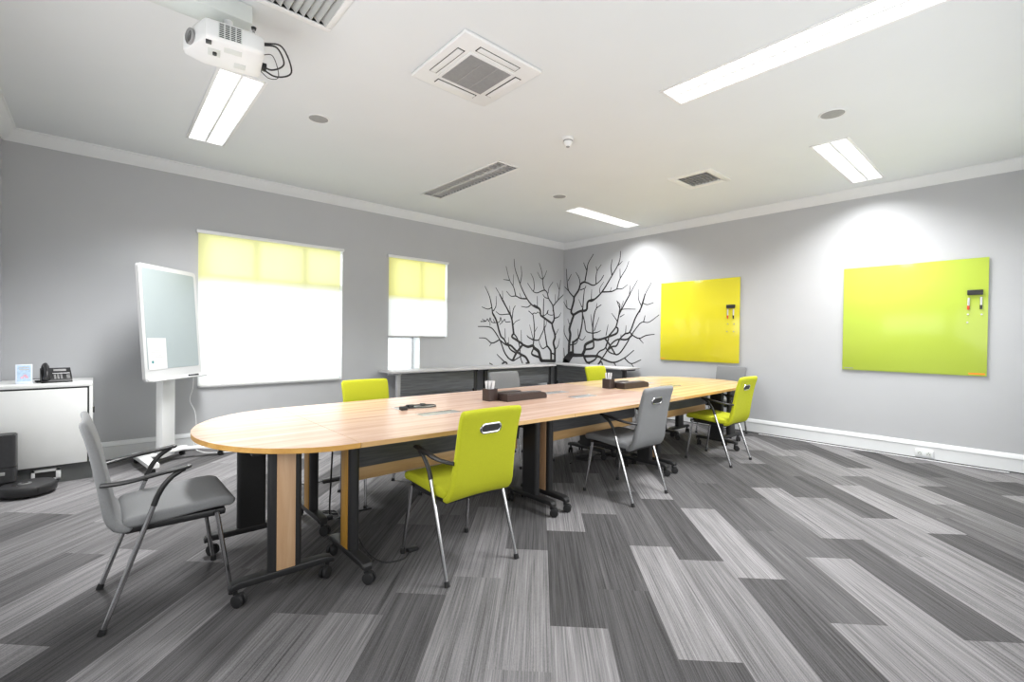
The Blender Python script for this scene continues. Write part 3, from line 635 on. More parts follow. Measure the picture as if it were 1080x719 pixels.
t = thing('motion_sensor', 'small white cone-shaped sensor hanging from the middle of the ceiling', 'sensor', (-3.548, -3.244, HC))
MB().lathe((0, 0, 0), [(.052, 0), (.052, -.012), (.046, -.018), (.043, -.02)], 28).build('base', 'white', t)
MB().lathe((0, 0, 0), [(.043, -.018), (.043, -.026), (.040, -.03)], 28).build('collar', 'midgrey', t)
MB().lathe((0, 0, 0), [(.040, -.028), (.036, -.05), (.026, -.068), (.018, -.072), (.001, -.073)], 28).build('sensor_head', 'white', t)
MB().lathe((0, 0, 0), [(.017, -.0715), (.013, -.08), (.001, -.083)], 20).build('lens', 'midgrey', t)

# four-way air-conditioning cassette
def cassette():
    cx, cy, h = -4.795, -3.53, .315
    t = thing('air_conditioner', 'square white four-way ceiling air conditioner with grey centre grille', 'air conditioner', (cx, cy, HC))
    b = MB(); b.box(-h, h, -h, h, -.024, 0, .010, 3); b.build('panel', 'white', t)
    g = .165
    b = MB(); b.box(-g - .02, g + .02, -g - .02, g + .02, -.030, -.022, .004); b.build('grille_frame', 'white', t)
    b = MB(); b.box(-g, g, -g, g, -.0315, -.029)
    n = 30
    for k in range(n + 1):
        y = -g + 2 * g * k / n; b.box(-g, g, y - .0018, y + .0018, -.034, -.031)
    for x in (-.055, .055): b.box(x - .004, x + .004, -g, g, -.0345, -.031)
    b.build('intake_grille', 'grille', t)
    for k in range(4):
        X = Matrix.Rotation(k * PI / 2, 4, 'Z')
        f = MB().box(-.165, .165, .208, .262, -.0255, -.0235, .0, X=X).build('slot', 'shade', t)
        MB().box(-.158, .158, .216, .258, -.030, -.025, .003, X=X).build('flap', 'white', f)
cassette()

def vent(label, rect, frame, nx, ny, depth=.05, slant=True, mats=('white', 'midgrey', 'dark')):
    x0, x1, y0, y1 = rect; cx, cy = (x0 + x1) / 2, (y0 + y1) / 2; wx, wy = (x1 - x0) / 2, (y1 - y0) / 2
    t = thing('ceiling_vent', label, 'air vent', (cx, cy, HC))
    b = MB()
    for a in ((-wx - frame, wx + frame, -wy - frame, -wy), (-wx - frame, wx + frame, wy, wy + frame), (-wx - frame, -wx, -wy, wy), (wx, wx + frame, -wy, wy)):
        b.box(*a, -.010, .004, .004)
    b.build('frame', mats[0], t)
    b = MB(); b.box(-wx, wx, -wy, wy, depth, depth + .005)
    for a in ((-wx - .002, -wx, -wy, wy), (wx, wx + .002, -wy, wy), (-wx, wx, -wy - .002, -wy), (-wx, wx, wy, wy + .002)): b.box(*a, 0, depth)
    b.build('duct_box', mats[2], t)
    b = MB()
    for k in range(nx):
        x = -wx + 2 * wx * (k + .5) / nx
        if slant:
            X = Matrix.Translation((x, 0, .018)) @ Matrix.Rotation(math.radians(-48), 4, 'Y')
            b.box(-.003, .003, -wy, wy, -.030, .030, .001, 1, X=X)
        else: b.box(x - .0025, x + .0025, -wy, wy, .002, .022)
    for k in range(ny):
        y = -wy + 2 * wy * (k + .5) / ny; b.box(-wx, wx, y - .004, y + .004, 0, .02)
    b.build('blades', mats[1], t)
vent('large white louvred ceiling vent at the top edge beside the projector', VENTBIG, .035, 13, 0, .05, True, ('white', 'ventblade', 'ventblade'))
vent('small ceiling vent with dark egg-crate grid between the lights', VENT, .075, 5, 8, .05, False, ('white', 'midgrey', 'dark'))

# projector on its ceiling arm
def projector():
    t = thing('projector_mount', 'grey boxed ceiling arm holding the projector', 'projector mount', (-6.30, -3.12, HC))
    b = MB(); b.box(-.60, .235, -.085, .085, -.10, 0, .01); b.build('arm', 'offwhite', t)
    b = MB(); b.cyl((.13, -.02, -.190), .022, .095, 'z', 16)
    b.box(.08, .18, -.07, .03, -.192, -.182, .003); b.build('drop_pole', 'white', t)
    p = thing('projector', 'white ceiling-mounted projector with its lens towards the left', 'projector', (-6.165, -3.165, 2.742), math.radians(-8))
    # local: lens faces -x
    L, Wd, Hh = .150, .150, .104
    b = MB(); rings = []
    for x, w, zb, zt, r, *o_ in ((-L - .058, .022, .018, Hh - .022, .018, .075), (-L - .053, .032, .008, Hh - .012, .02, .075), (-L - .046, .040, .004, Hh - .006, .022, .072), (-L + .026, .136, .001, Hh - .001, .022, .010), (-L + .040, Wd, 0, Hh, .022, 0),
                         (L - .05, Wd, 0, Hh, .022), (L - .012, Wd - .010, .002, Hh - .004, .022), (L, Wd - .022, .008, Hh - .012, .02)):
        rings.append([Vector((x, q[0] + (o_[0] if o_ else 0), (zb + zt) / 2 + q[1])) for q in rrect(w, (zt - zb) / 2, r)])
    b.loops(rings); b.build('casing', 'white', p, sharp=40)
    b = MB(); b.lathe((0, 0, 0), [(.030, 0), (.038, 0), (.040, .010), (.034, .014), (.031, .004)], 28)
    ln = b.build('lens_ring', 'midgrey', p); ln.location = (-L - .022, -.026, .041); ln.rotation_euler = Vector((-.91, -.41, -.04)).to_track_quat('Z', 'Y').to_euler()
    g = MB().lathe((0, 0, 0), [(.031, .003), (.022, .008), (.001, .010)], 24).build('lens', 'lens', ln)
    # side vent grille facing the viewer (-y)
    b = MB().m(1).box(-.055, .045, -Wd - .0015, -Wd + .003, .016, .088, .001)
    b.m(0)
    for i in range(5): b.box(-.055 + i * .025 - .0025, -.055 + i * .025 + .0025, -Wd - .004, -Wd, .016, .088)
    for i in range(9): b.box(-.055, .045, -Wd - .0035, -Wd, .016 + i * .009 - .0014, .016 + i * .009 + .0014)
    b.build('vent_grille', ['offwhite', 'dark'], p)
    MB().box(-.11, -.085, -Wd + .02, -Wd + .06, -.003, .002, .001).build('foot_pad', 'darkgrey', p)
    MB().cyl((-.07, -.02, -.014), .010, .016, 'z', 14).build('front_foot', 'black', p)
    MB().box(-.10, -.045, -.055, .02, -.0025, .002, .001).build('lamp_door', 'offwhite', p)
    MB().box(-.03, .05, -.10, -.05, -.0015, .002, .0005).build('rating_label', 'offwhite', p)
    MB().box(.02, .075, .03, .085, -.0015, .002, .0005).build('warning_label', 'offwhite', p)
    MB().cyl((.10, -.135, .098), .006, .02, 'z', 10).build('screw_stem', 'midgrey', p)
    MB().cyl((.10, -.135, .117), .010, .012, 'z', 14, .013).build('thumb_screw', 'black', p)
    b = MB()
    for k, (z, y0, dx, dz) in enumerate(((.07, -.06, .13, .0), (.065, -.05, .15, .01), (.06, -.07, .10, .0))):
        pass
    c = MB()
    def loop(a, bb, reach, sag, r):
        pts = smooth_path([a, (a[0] + reach * .6, a[1] - .01, a[2] + sag * .1), (a[0] + reach, (a[1] + bb[1]) / 2 - .01, (a[2] + bb[2]) / 2 - sag), (bb[0] + reach * .55, bb[1], bb[2] - sag * .6), bb], 8)
        c.sweep(pts, r, 8)
    loop((L - .004, -.115, .075), (L - .004, .075, .040), .15, .05, .0045)
    loop((L - .004, -.110, .068), (L - .004, .060, .046), .11, .02, .0045)
    loop((L - .004, -.04, .05), (L - .004, .09, .03), .09, .055, .0022)
    c.box(L - .004, L + .03, .045, .10, .03, .055, .004)
    c.build('cable_loops', 'black', p)['label'] = 'black looping cables'
projector()

# ------------------------------------------------------------------ wall decoration
def ribbon_mesh(branches, place, name, label):
    b = MB()
    for i, (w0, w1, pts) in enumerate(branches):
        P = smooth_path([Vector((p[0], p[1], 0)) for p in pts], 5)
        L = len(P); va = []; vb = []; d = 0.0015 + .00001 * i
        for k, p in enumerate(P):
            t = (P[min(k + 1, L - 1)] - P[max(k - 1, 0)]).normalized(); n = Vector((-t.y, t.x, 0))
            w = (w0 + (w1 - w0) * k / (L - 1)) / 2 * (1.42 if w0 < .04 else 1.2) + .0028
            va.append(b.bm.verts.new(place(p + n * w, d))); vb.append(b.bm.verts.new(place(p - n * w, d)))
        for k in range(L - 1): b.bm.faces.new((va[k], va[k + 1], vb[k + 1], vb[k]))
        for p, w in ((P[0], w0), (P[-1], w1)):
            if w > .012: b.bm.faces.new([b.bm.verts.new(place(p + Vector((math.cos(a) * w / 2, math.sin(a) * w / 2, 0)), d)) for a in [2 * PI * j / 10 for j in range(10)]])
    tag(b.build(name, 'decal', fix=False), label, 'wall decal')
ribbon_mesh(TREE_L, lambda p, d: Vector((min(p.x, -.002), -d, p.y)), 'tree_decal', 'charcoal bare-branched tree drawing on the left wall, beside the corner')
ribbon_mesh(TREE_R, lambda p, d: Vector((-d, min(p.x, -.002), p.y)), 'tree_decal', 'charcoal bare-branched tree drawing on the right wall, beside the yellow board')

def glass_board(name, label, y0, y1, z0, z1, m):
    t = thing(name, label, 'whiteboard', (-.001, (y0 + y1) / 2, z0))
    h = abs(y1 - y0) / 2
    MB().box(-.022, -.012, -h, h, 0, z1 - z0, .0015).build('glass_panel', m, t)
    MB().box(-.012, 0, -h + .05, h - .05, .05, z1 - z0 - .05).build('backing_bracket', 'midgrey', t)
    return t
GB = glass_board('glass_board', 'lime green glass board on the right wall, the nearer of the two boards', -5.731, -4.516, .926, 2.125, 'limeglass')
YB_ = glass_board('glass_board', 'golden yellow glass board on the right wall beside the tree drawing', -3.311, -2.094, .932, 2.139, 'yellowglass')
MB().box(-.0228, -.0215, -.595, -.475, .014, .030).build('printed_strip', 'orange', GB)['label'] = 'tiny orange printed strip'
MB().box(-.0228, -.0215, .50, .585, .016, .026).build('printed_strip', 'midgrey', GB)
MB().box(-.0228, -.0215, .52, .595, .016, .028).build('printed_strip', 'orange', YB_)['label'] = 'tiny orange printed strip'

def marker(y, z0, z1, cap, label, tilt=0.0):
    t = thing('marker_pen', label, 'pen', (-.032, y, z0), 0); t.rotation_euler = (tilt, 0, 0)
    h = z1 - z0
    MB().cyl((0, 0, h * .32), .0085, h * .68, 'z', 14).build('barrel', 'paper', t)
    MB().cyl((0, 0, 0), .0095, h * .34, 'z', 14, .0095).build('cap', cap, t)
def magnet(y, z, label, g): tag(MB().cyl((0, 0, 0), .008, .010, 'x', 14).build('magnet', 'steel', None, (-.0325, y, z)), label, 'magnet', g)
def eraser(y, z, label):
    t = thing('board_eraser', label, 'board eraser', (-.022, y, z))
    MB().box(-.030, -.010, -.058, .058, -.026, .026, .005).build('handle', 'black', t)
    MB().box(-.010, 0, -.056, .056, -.024, .024, .001).build('felt_pad', 'darkgrey', t)
eraser(-5.637, 1.774, 'black eraser stuck on the lime green board')
eraser(-3.193, 1.730, 'black eraser stuck on the golden yellow board')
marker(-5.588, 1.600, 1.722, 'red', 'white marker pen with a red cap on the green board', .03)
marker(-5.681, 1.604, 1.727, 'darkgrey', 'white marker pen with a dark cap on the green board')
marker(-3.150, 1.560, 1.695, 'red', 'slim marker pen with a red cap on the yellow board')
marker(-3.229, 1.558, 1.692, 'black', 'slim marker pen with a black cap on the yellow board')
G1, G2 = 'clear magnets on the green board', 'clear magnets on the yellow board'
magnet(-5.586, 1.554, 'tiny magnet on the green board just below the red-capped pen', G1)
magnet(-5.583, 1.471, 'tiny magnet on the green board, lowest of three', G1)
magnet(-5.685, 1.551, 'tiny magnet on the green board below the dark-capped pen', G1)
magnet(-3.152, 1.486, 'tiny magnet on the yellow board, upper left of four below the pens', G2)
magnet(-3.238, 1.485, 'tiny magnet on the yellow board, upper right of four below the pens', G2)
magnet(-3.141, 1.378, 'tiny magnet on the yellow board, lower left of four below the pens', G2)
magnet(-3.233, 1.378, 'tiny magnet on the yellow board, lower right of four below the pens', G2)

t = thing('wall_socket', 'white double socket set in the skirting below the green board', 'socket', (-.024, -5.272, .064))
MB().box(-.010, .006, -.076, .076, -.038, .038, .004).build('faceplate', 'trim', t)
for s_ in (-1, 1):
    o = MB().box(-.012, -.009, s_ * .036 - .022, s_ * .036 + .022, -.022, .020, .001).build('outlet', 'offwhite', t)
    b = MB()
    for dy, dz in ((-.010, -.004), (.010, -.004), (0, .010)): b.box(-.0128, -.0115, s_ * .036 + dy - .003, s_ * .036 + dy + .003, dz - .004, dz + .004)
    b.build('pin_holes', 'dark', o)
b = MB(); b.sweep(smooth_path([(-.06, y, .005) for y in (-3.6, -4.2, -4.8, -5.2, -5.6, -5.9)], 3), .005, 8)
tag(b.build('floor_cable', 'white'), 'thin white cable lying along the foot of the right wall', 'cable')

# ------------------------------------------------------------------ conference table
def castor(parent, x, y, yaw=0.0):
    X = Matrix.Translation((x, y, 0)) @ Matrix.Rotation(yaw, 4, 'Z')
    b = MB()
    for s_ in (-1, 1): b._take(_wheel(s_ * .013), X)
    b.box(-.016, .026, -.007, .007, .030, .062, .004, X=X)
    b._take(_cyl((.02, 0, .05), .010, .034), X)
    return b.build('castor', 'rubber', parent)
def _cyl(c, r, h):
    m = MB(); m.cyl(c, r, h, 'z', 12); return m.bm
def _wheel(y):
    m = MB(); m.loops([[Vector((math.cos(2 * PI * k / 18) * r, yy, .030 + math.sin(2 * PI * k / 18) * r)) for k in range(18)] for yy, r in ((y - .009, .022), (y - .007, .029), (y + .007, .029), (y + .009, .022))]); return m.bm

def table_leg(parent, x, y, along, outer, length=.46, wood='woodochre'):
    """panel leg on a foot bar with two castors. along 'x' or 'y' = direction of the foot bar; outer = sign of the wood-faced side"""
    rot = 0.0 if along == 'x' else PI / 2
    # local frame: bar along +u, outer face along +v
    X = Matrix.Translation((x, y, 0)) @ Matrix.Rotation(rot, 4, 'Z')
    sg = outer if along == 'x' else -outer      # local v sign
    b = MB()
    b.prism([(p[0], p[1]) for p in rrect(.077, .027, .022)], .115, .690, X=X)
    b.box(-.15, .15, -.022, .022, .690, .7165, .003, X=X)
    lg = b.build('leg', 'blackmetal', parent)
    if wood:
        b = MB(); b.box(-.043, .043, sg * .027 - .004, sg * .027 + .004, .118, .690, .002, X=X); b.build('wood_inlay', wood, lg)
    b = MB(); h = length / 2
    b.loops([[X @ Vector((u, w * q[0] / .03, .100 + dz + q[1])) for q in rrect(.03, hh, .008)] for u, w, hh, dz in
             ((-h - .04, .020, .010, -.016), (-h - .03, .027, .015, -.008), (-h, .029, .017, -.001), (0, .030, .018, 0), (h, .029, .017, -.001), (h + .03, .027, .015, -.008), (h + .04, .020, .010, -.016))])
    b.build('foot_bar', 'blackmetal', lg)
    for s_, yw in ((-1, 2.2), (1, .6)):
        p = X @ Vector((s_ * (h + .012), 0, 0)); castor(lg, p.x - .02 * math.cos(yw), p.y - .02 * math.sin(yw), yw)
    return lg

TZ = .742
def yn(x): return -3.875 - .075 * max(0, 1 - ((x + 3.46) / 2.27) ** 2)
def yf(x): return -2.485 + .015 * max(0, 1 - ((x + 3.46) / 2.27) ** 2)
X0, X1, X2, X3 = -5.727, -4.213, -2.70, -1.20
def table_module(label, xa, xb, topmat, wl, wr):
    t = thing('table_module', label, 'table', (0, 0, 0), 0, 'middle sections of the conference table')
    g = .0012; n = 8
    xs = [xa + g + (xb - xa - 2 * g) * k / n for k in range(n + 1)]
    poly = [(x, yn(x)) for x in xs] + [(x, yf(x)) for x in reversed(xs)]
    MB().prism(poly, TZ - .025, TZ, 1).build('tabletop', [topmat, 'woodedge' if topmat != 'woodtop' else 'woodrail'], t)
    la, lb = xa + .065, xb - .075
    for yy in (-3.585, -2.865):
        table_leg(t, la + (.035 if yy > -3 else 0), yy, 'y', -1, .40, wl); table_leg(t, lb, yy, 'y', 1, .40, wr)
    for yy in (-3.475, -2.975):
        b = MB(); b.box(la + .03, lb - .03, yy - .012, yy + .012, .505, .705, .004)
        b.box(la, lb, yy - .025, yy + .025, .692, .7168, .003)
        for k in range(5):
            x = la + .1 + (lb - la - .2) * k / 4; b.cyl((x, yy - .016, .60), .006, .006, 'y', 10)
        b.build('modesty_panel', 'darkpanel', t)
    MB().box(la + .03, lb - .03, -3.463, -3.445, .425, .515, .003).build('wood_rail', 'woodrail', t)
    cx = (xa + xb) / 2 + .02
    for yy in (-3.02, -3.36):
        b = MB(); b.box(cx - .15, cx + .15, yy - .055, yy + .055, TZ - .004, TZ + .0018, .001, 1)
        fl = b.build('cable_flap', 'steel', t)
        MB().box(cx - .13, cx + .13, yy + .040, yy + .052, TZ + .0015, TZ + .0028).build('brush_slot', 'shade', fl)
    return t
table_module('long beech table section nearest the curved left end, with a black cable bundle on it', X0, X1, 'woodtop', 'woodochre', 'woodpanel')
table_module('middle beech table section carrying the nearer dark tray set, grey chair in front', X1, X2, 'woodtop', 'woodpanel', 'woodpanel')
table_module('yellowish far beech table section near the right end, beside the far lime chair', X2, X3, 'woodtopyellow', 'woodpanel', 'woodpanel')
def table_end(label, x, sg, topmat, wood):
    t = thing('table_end', label, 'table', (0, 0, 0), 0)
    ya, yb = yn(x), yf(x); cy, hb = (ya + yb) / 2, (yb - ya) / 2
    poly = [(x + sg * (.0012 + .60 * math.cos(a)), cy + hb * math.sin(a)) for a in [(-PI / 2 + PI * k / 40) for k in range(41)]]
    MB().prism(poly if sg > 0 else list(reversed(poly)), TZ - .025, TZ, 1).build('tabletop', [topmat, 'woodedge'], t)
    xc = x + sg * .27
    table_leg(t, xc, -3.60, 'x', -1, .40, wood); table_leg(t, xc, -2.93, 'x', 1, .40, wood)
    b = MB(); b.box(xc - .02, xc + .02, -3.585, -2.945, .655, .695, .004)
    for yy, d in ((-3.575, 1), (-2.955, -1)): b.sweep([(xc + .05, yy, .62), (xc + .01, yy + d * .09, .665)], .010, 8)
    b.build('cross_rail', 'blackmetal', t)
table_end('rounded beech end of the long table nearest the viewer, on two castored legs', X0, -1, 'woodtop', 'woodpanel')
table_end('rounded far right end of the long table, beside the right wall', X3, 1, 'woodtopyellow', None)

# ------------------------------------------------------------------ chairs
def make_chair(fab, label, group):
    t = thing('meeting_chair', label, 'chair', (0, 0, 0), 0, group)
    def slab(path, n=5, cr=.018):
        rings = []
        P = [Vector((0, a, z)) for a, z, w, th in path]
        for i, (a, z, w, th) in enumerate(path):
            tg = (P[min(i + 1, len(P) - 1)] - P[max(i - 1, 0)]).normalized()
            nn = Vector((0, -tg.z, tg.y))
            rings.append([P[i] + Vector((q[0], 0, 0)) + nn * (q[1] + .010 * (q[0] / .22) ** 2 * bow) for q in dense(rrect(w, th, min(cr, th * .9), n))])
        return rings
    def dense(o):
        out = []
        for i, p in enumerate(o):
            q = o[(i + 1) % len(o)]; out.append(p); d = math.hypot(q[0] - p[0], q[1] - p[1])
            if d > .1:
                for k in range(1, 6): out.append((p[0] + (q[0] - p[0]) * k / 6, p[1] + (q[1] - p[1]) * k / 6))
        return out
    bow = 0
    seat = [(-.172, .436, .190, .006), (-.166, .436, .205, .016), (-.15, .437, .213, .024), (-.10, .440, .217, .027), (0, .447, .220, .027), (.10, .455, .223, .026), (.17, .459, .224, .026), (.215, .457, .224, .026), (.238, .450, .220, .023), (.250, .444, .212, .014), (.254, .441, .196, .005)]
    MB().loops(slab(seat)).build('seat', fab, t, sharp=50)
    bow = 1
    bk = [(-.135, .418, .195, .005), (-.145, .418, .207, .014), (-.163, .421, .212, .019), (-.182, .432, .213, .021), (-.197, .452, .213, .021), (-.207, .48, .211, .021), (-.216, .53, .207, .021), (-.228, .60, .203, .020), (-.242, .68, .200, .019),
          (-.257, .76, .201, .018), (-.272, .82, .203, .017), (-.284, .86, .204, .016), (-.290, .878, .201, .015), (-.294, .889, .195, .011), (-.296, .893, .185, .004)]
    bo = MB().loops(slab(bk)).build('backrest', fab, t, sharp=50)
    # hand-grip slot on the outside of the back
    z0, y0 = .785, -.2635; ang = math.atan2(-.0155, .07)
    X = Matrix.Translation((0, y0 - .0185, z0)) @ Matrix.Rotation(-ang * 1.0 + PI / 2 - PI / 2, 4, 'X')
    cap = [(.042 * s + .024 * math.cos(a), .024 * math.sin(a)) for s, r0 in ((1, -PI / 2), (-1, PI / 2)) for a in [r0 + PI * k / 10 for k in range(11)]]
    b = MB().m(0); b.sweep([X @ Vector((p[0], -.001, p[1])) for p in cap], [(.007, .0055)] * len(cap), 8, closed=True, up=(0, 1, 0))
    b.m(1); X2 = X @ Matrix.Rotation(PI / 2, 4, 'X'); b.prism(cap, -.0, .0035, X=X2)
    b.build('grip_slot', ['chrome', 'dark'], bo)
    # black pan and brackets
    b = MB(); b.box(-.198, .198, -.165, .218, .386, .420, .010)
    b.sweep([(-.236, -.098, .405), (-.18, -.098, .406), (.18, -.098, .406), (.236, -.098, .405)], .009, 8)
    b.sweep([(-.208, .178, .405), (.208, .178, .405)], .010, 8)
    b.build('seat_pan', 'black', t)
    for s in (-1, 1):
        l = MB().sweep([(s * .236, -.236, .012), (s * .232, -.062, .515)], .0108, 12).build('leg', 'chrome', t)
        MB().cyl((s * .236, -.240, 0), .015, .026, (0, .14, .42), 14, .0135).build('foot_cap', 'rubber', l)
        l = MB().sweep([(s * .228, .237, .012), (s * .208, .178, .410)], [.0095, .0108], 12).build('leg', 'chrome', t)
        MB().cyl((s * .228, .238, 0), .014, .024, 'z', 14).build('foot_cap', 'rubber', l)
        b = MB()
        pts = smooth_path([(s * .232, -.066, .503), (s * .234, -.052, .545), (s * .239, -.030, .588), (s * .244, -.004, .620), (s * .248, .025, .641), (s * .249, .045, .652)], 4)
        k = len(pts); b.sweep(pts, [(.0122 - .002 * i / k, .0135 - .005 * i / k) for i in range(k)], 10, up=(s, 0, 0))
        pts = smooth_path([(s * .249, .070, .662), (s * .249, .03, .655), (s * .249, -.05, .645), (s * .247, -.13, .632), (s * .232, -.19, .624), (s * .203, -.240, .618)], 4)
        k = len(pts); b.sweep(pts, [(.012, .006)] + [(.0205 - .006 * i / k, .0095) for i in range(1, k)], 12, up=(0, 0, 1))
        b.build('armrest', 'black', t)
    return t
CH = 'meeting chairs around the long table'
lime = make_chair('lime', 'lime green chair in the foreground, back to the viewer, in front of the table', CH)
grey = make_chair('grey', 'grey chair at the left end of the table, seen from its side', CH)
lime.location = (-5.13, -3.862, 0)
grey.location = (-6.44, -3.245, 0); grey.rotation_euler.z = -PI / 2 + .01
for src, x, y, rz, lb in (
    (lime, -1.775, -3.835, 0.0, 'lime green chair at the right end of the table, back to the viewer'),
    (lime, -5.00, -2.585, PI, 'lime green chair beyond the near table section, in front of the big window'),
    (lime, -1.80, -2.50, PI, 'lime green chair beyond the table in front of the tree drawing corner'),
    (grey, -3.44, -3.825, 0.0, 'grey chair in the middle of the near side, back to the viewer'),
    (grey, -3.43, -2.555, PI, 'grey chair beyond the table in front of the low side tables'),
    (grey, -0.405, -3.25, PI / 2, 'grey chair at the far right end, against the right wall below the yellow board')):
    c_ = copy_tree(src); c_.location = (x, y, 0); c_.rotation_euler = (0, 0, rz); c_['label'] = lb

# ------------------------------------------------------------------ things on and under the table
def organiser(dx, dy, lbl):
    t = thing('desk_organiser', lbl, 'desk tray', (-4.28 + dx, -3.08 + dy, TZ + .0005), 0, 'dark brown desk tray sets')
    b = MB(); o = rrect(.046, .052, .014); i = rrect(.040, .046, .010)
    h = .098
    b.loops([[Vector((p[0], p[1], z)) for p in r] for r, z in ((o, 0), (o, h), (i, h), (i, .01))]); b.build('pen_cup', 'brown', t)
    def tray(x0, x1, y0, y1, h):
        pr = [(x0, 0), (x1, 0), (x1 + .004, h * .35), (x1 - .006, h * .70), (x1 - .030, h * .93), (x1 - .06, h), (x0, h)]
        b = MB(); X = Matrix(((1, 0, 0, 0), (0, 0, -1, 0), (0, 1, 0, 0), (0, 0, 0, 1)))
        b.prism(pr, -y1, -y0, X=X)
        b.box(x0 + .002, x1 - .05, y0 + .012, y1 - .012, h - .004, h + .006, .005)
        return b.build('tray', 'brown', t)
    tray(.050, .50, -.165, -.060, .056); tray(.050, .38, -.035, .065, .056)
    for k, (ox, oy, tl, tw) in enumerate(((-.009, .010, -.11, .2), (.001, .0, .02, -.1), (.009, -.010, .13, .25))):
        p = MB().box(-.018, .018, -.0008, .0008, 0, .150).build('paper_slip', 'paper', None)
        p.location = (-4.28 + dx + ox, -3.08 + dy + oy, TZ + .012); p.rotation_euler = (.05 * (k - 1), tl, tw)
        w_ = ('left', 'middle', 'right')[k]
        tag(p, 'white paper slip standing in the %s tray set cup, %s of three' % ('nearer' if dx == 0 else 'farther', w_), 'paper', 'white paper slips in the pen cups')
organiser(0, 0, 'dark brown tray set with pen cup on the middle table section, nearer the viewer')
organiser(1.585, -.01, 'dark brown tray set with pen cup on the far yellowish table section')

b = MB()
cx, cy, z = -4.94, -3.00, TZ + .008
b.sweep(smooth_path([(cx - .13, cy - .10, z), (cx - .10, cy - .06, z + .012), (cx - .03, cy - .01, z + .004), (cx + .08, cy + .0, z), (cx + .14, cy - .06, z), (cx + .10, cy - .13, z), (cx + .02, cy - .14, z), (cx - .05, cy - .11, z), (cx - .11, cy - .09, z)], 8), .0042, 8)
b.sweep(smooth_path([(cx - .14, cy - .08, z), (cx - .05, cy - .02, z + .006), (cx + .06, cy - .02, z + .002), (cx + .12, cy - .03, z)], 8), .004, 8)
b.box(cx - .17, cx - .12, cy - .13, cy - .09, z - .006, z + .020, .006); b.box(cx - .07, cx - .02, cy - .045, cy - .01, z - .006, z + .014, .005); b.box(cx + .06, cx + .09, cy - .02, cy + .02, z - .006, z + .010, .004)
tag(b.build('connector_cable', 'black'), 'black coiled connector cable with plugs on the nearest table section', 'cable')

b = MB(); b.sweep(smooth_path([(-5.585, -3.50, .66), (-5.595, -3.52, .45), (-5.60, -3.50, .22), (-5.56, -3.56, .06), (-5.50, -3.66, .006), (-5.40, -3.70, .006), (-5.32, -3.64, .006)], 7), .0045, 8)
b.box(-5.335, -5.27, -3.655, -3.615, .0, .022, .006); b.sweep([(-5.28, -3.62, .012), (-5.255, -3.60, .012)], .003, 6)
tag(b.build('power_cable', 'black'), 'black cable hanging from the table down to the carpet behind the foreground chair', 'cable')
b = MB(); b.sweep(smooth_path([(-5.50, -2.90, .48), (-5.50, -2.88, .3), (-5.49, -2.84, .02), (-5.44, -2.88, .006), (-5.42, -2.74, .006), (-5.50, -2.70, .006), (-5.40, -2.82, .006), (-5.2, -2.86, .006)], 7), .006, 8)
b.box(-5.56, -5.48, -2.87, -2.82, 0, .03, .006)
tag(b.build('power_cable', 'black'), 'black cable tangled on the carpet behind the curved table end', 'cable')
b = MB()
b.box(-5.26, -4.98, -2.06, -2.02, 0, .035, .008); b.sweep(smooth_path([(-5.26, -2.04, .02), (-5.36, -2.02, .008), (-5.42, -1.96, .008), (-5.50, -1.9, .008)], 5), .006, 8)
tag(b.build('power_strip', 'black'), 'black power strip lying on the carpet beyond the table, below the big window', 'power strip')
b = MB(); b.sweep(smooth_path([(-2.90, -3.38, .42), (-2.91, -3.37, .25), (-2.92, -3.36, .05), (-2.89, -3.38, .02), (-2.86, -3.37, .12), (-2.85, -3.37, .30), (-2.86, -3.38, .42)], 7), .005, 8)
tag(b.build('power_cable', 'black'), 'black looped cable hanging below the table behind the near grey chair', 'cable')
b = MB(); pts = [(-3.15 + .12 * k, -2.98 + .07 * math.sin(k * 2.1), .008 + .006 * (k % 2)) for k in range(9)]
b.sweep(smooth_path(pts, 6), .007, 8); b.box(-2.95, -2.83, -2.95, -2.88, 0, .04, .008); b.box(-2.62, -2.54, -3.02, -2.96, 0, .035, .008)
tag(b.build('power_cable', 'black'), 'black cable tangle with adapters on the carpet under the middle of the table', 'cable')

# ------------------------------------------------------------------ low side tables in the far corner
def side_table(label, loc, rz, L, legmat):
    """local: long side along x from 0 to L, back edge at y=0 (wall side), front at y=-D"""
    D, Z = .42, .785
    t = thing('side_table', label, 'table', loc, rz, 'low grey side tables in the corner')
    MB().box(.001, L - .001, -D, 0, Z - .026, Z, .004).build('tabletop', 'greylam', t)
    for x in (.13, L - .075):
        b = MB(); b.box(x - .03, x + .03, -.34, -.30, .06, Z - .026, .004); b.box(x - .02, x + .02, -D + .03, -.03, .03, .065, .006); b.box(x - .02, x + .02, -D + .04, -.04, Z - .05, Z - .026, .003)
        lg = b.build('leg', legmat if x < .2 else 'blackmetal', t)
        for yy in (-D + .05, -.05): MB().cyl((x, yy, 0), .022, .03, 'z', 14).build('foot', 'rubber', lg)
    MB().box(.16, L - .105, -.335, -.315, .47, .745, .003).build('modesty_panel', 'greypanel', t)
side_table('grey side table along the left wall, beside the narrow window', (-3.80, -.03, 0), 0, 1.50, 'silver')
side_table('grey side table along the left wall, reaching into the tree drawing corner', (-2.30, -.03, 0), 0, 1.64, 'blackmetal')
side_table('grey side table along the right wall, ending below the yellow board', (-.03, -.03, 0), -PI / 2, 1.70, 'blackmetal')

